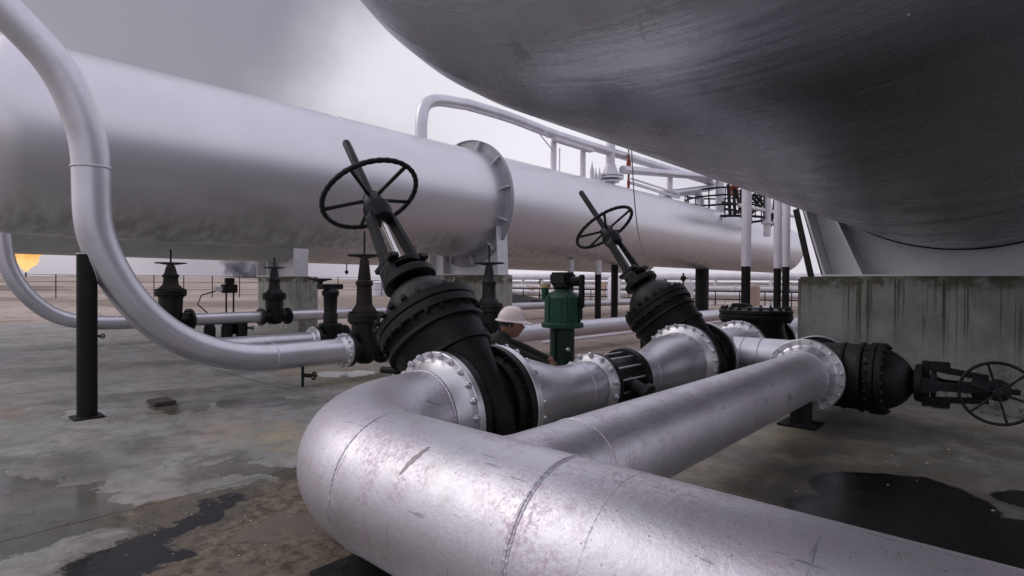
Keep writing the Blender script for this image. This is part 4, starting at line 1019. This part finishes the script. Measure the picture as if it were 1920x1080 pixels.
    c = b.mix(b.math('MULTIPLY', pud, .6), c, (.07, .068, .05))
    # slab joints
    def joint(v, at, w=.018):
        wob = b.math('MULTIPLY', b.math('SUBTRACT', n2, .5), .05)
        d = b.math('ABSOLUTE', b.math('SUBTRACT', b.math('ADD', v, wob), at)); return b.ramp(d, w, w * .4)
    j = mx(joint(X, -10.4, .022), joint(Y, 3.95, .02), joint(X, -16.5, .03), joint(X, -4.6, .012), joint(X, -21.5, .04))
    c = b.mix(b.math('MULTIPLY', j, .75), c, (.04, .038, .032))
    rough = b.math('ADD', .50, b.math('MULTIPLY', n2, .35))
    def lerp(f, a, v): return b.math('ADD', b.math('MULTIPLY', a, b.math('SUBTRACT', 1., f)), b.math('MULTIPLY', f, v))
    film = b.math('MULTIPLY', b.ramp(b.noise(.7, 5, .6, b.scaled((1, 1, 1), loc=(2, 9, 0), vec=pos)), .46, .60), .45)
    rough = lerp(film, rough, .22)
    rough = lerp(damp_shade, rough, .45); rough = lerp(soil, rough, .8)
    rough = lerp(b.math('MULTIPLY', rim, .7), rough, .35); rough = lerp(oil, rough, b.math('ADD', .10, b.math('MULTIPLY', n2, .28))); rough = lerp(pud, rough, .09)
    dry = b.math('SUBTRACT', 1., b.math('MAXIMUM', pud, b.math('MULTIPLY', oil, .8)))
    h = b.math('ADD', b.math('MULTIPLY', n3, .35), b.math('MULTIPLY', b.noise(9, 5, .7), .5))
    h = b.math('ADD', h, b.math('MULTIPLY', soil, b.math('MULTIPLY', b.noise(16, 6, .8), 2.2)))
    h = b.math('MULTIPLY', h, b.math('ADD', dry, .06))
    b.bsdf(c, rough, 0, b.bump(h, .35, .02), **{'Specular IOR Level': .38}); return b.m
M['ground'] = ground_mat()
def sand_mat():
    b = NB('desert_sand'); b.pos = b.n('ShaderNodeNewGeometry').outputs['Position']
    c = b.mix(b.ramp(b.noise(.06, 6, .6), .35, .65), (.36, .285, .245), (.47, .395, .35))
    c = b.mix(b.math('MULTIPLY', b.ramp(b.noise(.02, 4, .6, b.scaled((1, 1, 1))), .55, .62), .7), c, (.14, .115, .085))
    c = b.mix(b.math('MULTIPLY', b.ramp(b.noise(1.3, 6, .7), .45, .7), .5), c, (.21, .16, .11))
    c = b.mix(b.math('MULTIPLY', b.ramp(b.noise(.5, 7, .72), .54, .62), .8), c, (.17, .145, .095))
    c = b.mix(b.math('MULTIPLY', b.ramp(b.voro(5), .16, .06), .8), c, (.07, .06, .045))
    c = b.mix(b.math('MULTIPLY', b.ramp(b.noise(1., 5, .65, b.scaled((.035, .006, .01), rot=(0, 0, .15))), .52, .60), .65), c, (.12, .10, .075))
    b.bsdf(c, .95, 0, b.bump(b.noise(6, 6, .7), .5, .05)); return b.m
M['sand'] = sand_mat()
# concrete apron
m = MB().box((-27, -14, -.14), (30, 8.75, 0)); struct('concrete_pavement', m, M['ground'])
m = MB().box((-4.9, 8.75, -.14), (30, 16, -.002)); struct('side_pavement', m, M['ground'])
# desert terrain to the horizon
vs = []; fs = []; radii = [0, 4, 8, 12, 16, 20, 25, 30, 36, 44, 54, 66, 80, 95, 110, 130, 150, 175, 200, 230, 260, 300, 350, 420, 520, 700, 1000, 1600, 3000]
seg = 300
for r in radii:
    for k in range(seg):
        a = 2 * PI * k / seg; x = r * math.cos(a); y = r * math.sin(a); z = -.05
        if r > 40:
            f = min(1, (r - 40) / 200); n_ = noise.noise(V((x * .012, y * .012, 1.3))) + .5 * noise.noise(V((x * .04, y * .04, 4)))
            left = max(0, min(1, (-x - .35 * y) / (r + 1) * 1.3))
            z += f * (n_ * 2.0 + .6) * (0.25 + left)
            if r > 200: z += min(1, (r - 200) / 250) * 3.4 * left * (r / 420) ** .8 * (.75 + .5 * noise.noise(V((a * 7, r * .004, 2))))
            if r > 1200: z = 3 * left
        vs.append((x, y, z))
for i in range(len(radii) - 1):
    for k in range(seg): k2 = (k + 1) % seg; fs.append((i * seg + k, i * seg + k2, (i + 1) * seg + k2, (i + 1) * seg + k))
struct('desert_ground', MB().add(vs, fs), M['sand'], angle=180)
# pebbles and soil crumbs
pm = MB()
for cx, cy, rx, ry, n, s0, s1 in ((-1.6, 4.9, .8, 1.2, 10, .005, .012), (-.6, 5.2, .9, .9, 6, .005, .012), (-3.9, 1.6, .9, .8, 90, .002, .008), (-6, 2.5, 3, 1.6, 40, .003, .008), (-.5, 6.5, 1.5, 1.4, 12, .006, .014), (-6.8, 10.5, 1.6, 1.6, 160, .01, .05)):
    for _ in range(n):
        x = random.gauss(cx, rx * .5); y = random.gauss(cy, ry * .5); r = random.uniform(s0, s1)
        if y > 8.7 and x > -4.9: continue
        pm.sphere((x, y, r * .4 if y < 8.7 else r * .4 - .05), r, 1, (1.3, 1, .6), .5, random.random() * 50)
tag(obj('pebbles', pm, M['pebble'], angle=60), 'small pale pebbles and crumbs scattered over the wet concrete', 'pebbles', kind='stuff')
single('drain_plate', MB().box((-8.45, 2.25, .003), (-8.1, 2.5, .05), .01), M['grate'], 'small dark rusty plate lying in the puddle beyond the black post', 'plate', (-8.3, 2.4, 0))

# ---------------------------------------------------------------- fence, far plant
fn = thing('fence', 'thin wire fence on posts far out in the desert at the left', 'fence', (-58, 22, 0))
fa, fb = V((-66, 3)), V((-50, 52))
prev = None
for i in range(22):
    q = fa.lerp(fb, i / 21); top = 2.1
    obj('fence_post', MB().cyl((q.x, q.y, -.3), (q.x, q.y, top), .045, seg=6), M['rust'], fn)
for z in (.7, 1.4, 2.05): obj('wire', MB().cyl((fa.x, fa.y, z), (fb.x, fb.y, z), .018, seg=5), M['rust'], fn)
# pipe rack far behind
rk = thing('pipe_rack', 'long low rack of white pipes across the far plant, under the tanks', 'pipe rack', (-20, 46, 0))
a_, b2_ = V((-46, 40, 0)), V((6, 47, 0))
for z, r, o_ in ((2.15, .28, 0), (1.65, .12, .6), (1.25, .16, -.4), (.75, .22, -.8)):
    obj('pipe_run', MB().cyl(a_ + V((0, o_, z)), b2_ + V((0, o_, z)), r, seg=14), M['steel_white'], rk)
for z in (1.05, .45): obj('rail', MB().cyl(a_ + V((0, -1.6, z)), b2_ + V((0, -1.6, z)), .05, seg=8), M['post_black'], rk)
for i in range(27):
    q = a_.lerp(b2_, i / 26); obj('upright', MB().box((q.x - .07, q.y - .2, -.1), (q.x + .07, q.y + .1, 2.0)), M['saddle'] if i % 3 else M['post_black'], rk)
random.seed(3)
for i in range(30):
    q = a_.lerp(b2_, (i + .5) / 30); z = random.uniform(.9, 1.4); obj('rail_post', MB().cyl((q.x, q.y - 1.6, -.1), (q.x, q.y - 1.6, 1.05), .04, seg=6), M['post_black'], rk)
for i in range(34):
    q = a_.lerp(b2_, (i + random.random()) / 34); k = i % 4
    if k == 0: obj('riser', MB().cyl((q.x, q.y - .9, -.1), (q.x, q.y - .9, random.uniform(1.2, 2.3)), random.uniform(.09, .17), seg=10), M['steel_white'], rk)
    elif k == 1: obj('rack_valve', MB().lathe([(.12, .9), (.16, 1.1), (.08, 1.3), (.05, 1.7), (.24, 1.72), (.24, 1.76), (.03, 1.78), (.03, 2.1)], (q.x, q.y - .7, 0), seg=10), M['post_black'], rk)
    elif k == 2: obj('brace', MB().bar((q.x, q.y - .5, .1), (q.x + .9, q.y - .5, 1.6), .06, .06), M['saddle'], rk)
    else: obj('panel', MB().box((q.x, q.y - .9, .4), (q.x + random.uniform(.4, 1.0), q.y - .7, random.uniform(1.0, 1.7))), M['brown_tank'], rk)
labs = ['stubby white upright drum standing far left in the desert by the fence', 'second stubby white drum close beside the far-left drum', 'white upright drum beyond the green actuator', 'white upright drum behind the farther tilted valve', 'tan upright drum in the far plant beside the white columns']
for (px_, py_, r, h, mt), lb in zip(((-56.5, 39, .9, 1.5, 'steel_white'), (-54, 40.5, .9, 1.5, 'steel_white'), (-24, 38.5, .5, 1.9, 'steel_white'), (-18.5, 39.5, .55, 1.7, 'steel_white'), (-14, 40, .6, 1.4, 'brown_tank')), labs):
    single('drum', MB().lathe([(r, -.1), (r, h), (r * .8, h + .15), (.05, h + .22)], (px_, py_, 0), seg=20), M[mt], lb, 'tank', (px_, py_, 0))
single('gravel_heap', MB().sphere((-26.5, 30, -.15), 1.0, 3, (2.6, 1.6, .95), .35, 4), M['rust'], 'dark heap of soil in front of the far pipe rack', 'heap', (-26.5, 30, 0))
single('hanging_rod', MB().cyl((-18.6, 11.4, 2.3), (-18.6, 11.4, 1.85), .02, seg=8).sphere((-18.6, 11.4, 1.95), .07, 2), M['post_black'], 'small dark drain fitting hanging from the underside of the second tank', 'fitting', (-18.6, 11.4, 2.3))
single('gauge_post', MB().cyl((-14.2, 30, -.1), (-14.2, 30, 2.2), .05, seg=8).sphere((-14.2, 30, 1.9), .17, 2), M['post_black'], 'dark gauge post beneath the far part of the long tank', 'gauge', (-14.2, 30, 0))

# ---------------------------------------------------------------- flare
def dirpix(px, py):     # viewing direction of the flare and smoke seen from the site origin
    f = 1060.; F = V((-.671, .741, -.0096)); R = V((.741, .672, .006)); U = V((-.011, .003, 1.))
    return (F + R * ((px - 960) / f) + U * ((540 - py) / f)).normalized()
def emis(name, c0, c1, st, sc_):
    b = NB(name); z = b.n('ShaderNodeSeparateXYZ'); b.put(z.inputs[0], b.tc.outputs['Generated'])
    n = b.noise(sc_, 4, .6, b.tc.outputs['Generated'])
    f = b.ramp(b.math('ADD', z.outputs['Z'], b.math('MULTIPLY', b.math('SUBTRACT', n, .5), .9)), .25, .85)
    e = b.n('ShaderNodeEmission'); b.put(e.inputs[0], b.mix(f, c0, c1)); e.inputs[1].default_value = st
    tr = b.n('ShaderNodeBsdfTransparent'); mxs = b.n('ShaderNodeMixShader')
    hole = b.math('MULTIPLY', b.ramp(b.noise(7, 5, .7, b.tc.outputs['Generated']), .40, .50), 1.)
    b.put(mxs.inputs[0], hole); b.nt.links.new(tr.outputs[0], mxs.inputs[1]); b.nt.links.new(e.outputs[0], mxs.inputs[2]); b.nt.links.new(mxs.outputs[0], b.out.inputs[0])
    return b.m
M['flame'] = emis('flame', (1., .66, .25), (.95, .33, .06), 1.1, 5)
D_ = 340
base = dirpix(49, 511) * D_ + V((0, 0, 1.6))
fs_ = thing('gas_flare', 'orange gas flare burning far off at the left edge, below the tank', 'flare', (base.x, base.y, 0))
obj('stack', MB().cyl((base.x, base.y, -1), (base.x, base.y, base.z), .3, seg=10), M['rust'], fs_)
fmb = MB(); rt = V((.741, .672, 0))
for i, (dx, dz, r) in enumerate(((0, 1.2, .9), (.3, 3, 2.0), (-1.2, 5, 2.6), (1.6, 5.2, 2.8), (-2.6, 7.8, 3.0), (.8, 8, 3.2), (3.4, 8.2, 2.6), (-2.8, 10.4, 2.6), (1.8, 10.8, 2.8), (5.6, 10.4, 2.4), (8.2, 11.6, 1.9), (4.5, 12.2, 1.8))):
    p_ = base + rt * dx + V((0, 0, dz)); fmb.sphere(tuple(p_), r, 3, (1, 1, 1), .55, i * 3.1, 3)
obj('flame', fmb, M['flame'], fs_, angle=180)
# black smoke low on the horizon
def smoke_mat():
    b = NB('smoke'); v = b.n('ShaderNodeVolumePrincipled')
    b.pos = b.tc.outputs['Object']
    d_ = b.math('MULTIPLY', b.ramp(b.noise(.09, 4, .6), .38, .68), .085)
    b.put(v.inputs['Density'], d_); v.inputs['Color'].default_value = (.10, .10, .13, 1)
    b.nt.links.new(v.outputs[0], b.out.inputs['Volume']); return b.m
M['smoke'] = smoke_mat()
sb = dirpix(478, 512) * 420 + V((0, 0, 1.6)); sm_ = MB()
sm_.sphere((0, 0, 10), 1, 3, (26, 20, 13), .5, 5)
so = obj('smoke_plume', sm_, M['smoke']); so.location = (sb.x, sb.y, 0); tag(so, 'dark smoke drifting low on the horizon behind the pale pier', 'smoke')

# ---------------------------------------------------------------- world
w = bpy.data.worlds.new('World'); sc.world = w; w.use_nodes = True; nt = w.node_tree; nt.nodes.clear()
class WB(NB):
    def __init__(s):
        s.nt = nt; s.out = s.n('ShaderNodeOutputWorld'); s.tc = s.n('ShaderNodeTexCoord'); s.pos = s.tc.outputs['Generated']
b = WB()
sky = b.n('ShaderNodeTexSky', sky_type='NISHITA'); sky.sun_disc = False
SUN_EL, SUN_AZ = math.radians(38), math.radians(-120)
sky.sun_elevation = SUN_EL; sky.sun_rotation = SUN_AZ; sky.air_density = 1.5; sky.dust_density = 3
d = b.vmath('NORMALIZE', b.pos)
wv = b.vmath('SCALE', b.vmath('SUBTRACT', b.noise(2.2, 5, .45, d, out='Color'), (.5, .5, .5)), .16)
dw = b.vmath('ADD', d, wv)
def blob(dr, a, c_): return b.ramp(b.vmath('DOT_PRODUCT', dw, tuple(V(dr).normalized())), a, c_)
zz = b.n('ShaderNodeSeparateXYZ'); b.put(zz.inputs[0], d)
elev = b.ramp(zz.outputs['Z'], -.02, .5)
cl = b.mix(elev, (8.2, 7.85, 8.6), (8.1, 7.7, 8.9))
cl = b.mix(b.ramp(b.noise(1.5, 5, .6, d), .35, .7), cl, (6.9, 6.6, 7.6))
lowband = b.math('MULTIPLY', b.ramp(zz.outputs['Z'], .10, .0), blob((-.95, .2, .05), .80, .97))
cl = b.mix(b.math('MULTIPLY', lowband, .75), cl, (4.6, 4.1, 5.0))
dark = b.math('MAXIMUM', blob((-.88, .35, .38), .89, .985), b.math('MAXIMUM', blob((-.79, .49, .30), .945, .99), blob((-.83, .40, .62), .93, .99)))
cl = b.mix(b.math('MULTIPLY', dark, .88), cl, (2.2, 2.08, 2.5))
bright = blob((-.67, .68, .27), .93, 1.0)
cl = b.mix(b.math('MULTIPLY', bright, .85), cl, (9.9, 9.5, 10.3))
fin = b.mix(.90, sky.outputs[0], cl)
bg = b.n('ShaderNodeBackground'); b.put(bg.inputs[0], fin); bg.inputs[1].default_value = .1
nt.links.new(bg.outputs[0], b.out.inputs[0])

sun = bpy.data.lights.new('sun', 'SUN'); sun.energy = .6; sun.angle = math.radians(35); sun.color = (1, .95, .9)
so_ = bpy.data.objects.new('sun', sun); C.objects.link(so_)
sdir = V((math.cos(SUN_EL) * math.sin(SUN_AZ), math.cos(SUN_EL) * math.cos(SUN_AZ), math.sin(SUN_EL)))
so_.rotation_euler = sdir.to_track_quat('Z', 'Y').to_euler()

# ---------------------------------------------------------------- camera
cam = bpy.data.cameras.new('camera'); co = bpy.data.objects.new('camera', cam); C.objects.link(co); sc.camera = co
cam.sensor_width = 36; cam.lens = 1060 / 1920 * 36; cam.clip_start = .05; cam.clip_end = 6000
pitch, roll, yaw = -.0096, .0065, .7362
F = V((-math.sin(yaw) * math.cos(pitch), math.cos(yaw) * math.cos(pitch), math.sin(pitch))); R = V((math.cos(yaw), math.sin(yaw), 0)); U = R.cross(F)
Rr = R * math.cos(roll) + U * math.sin(roll); Ur = U * math.cos(roll) - R * math.sin(roll)
co.matrix_world = Matrix.Translation((0, 0, 1.6)) @ Matrix((Rr, Ur, -F)).transposed().to_4x4()
sc.view_settings.view_transform = 'Standard'; sc.view_settings.look = 'None'; sc.view_settings.exposure = 0
sc.cycles.use_denoising = True
sc.cycles.max_bounces = 8
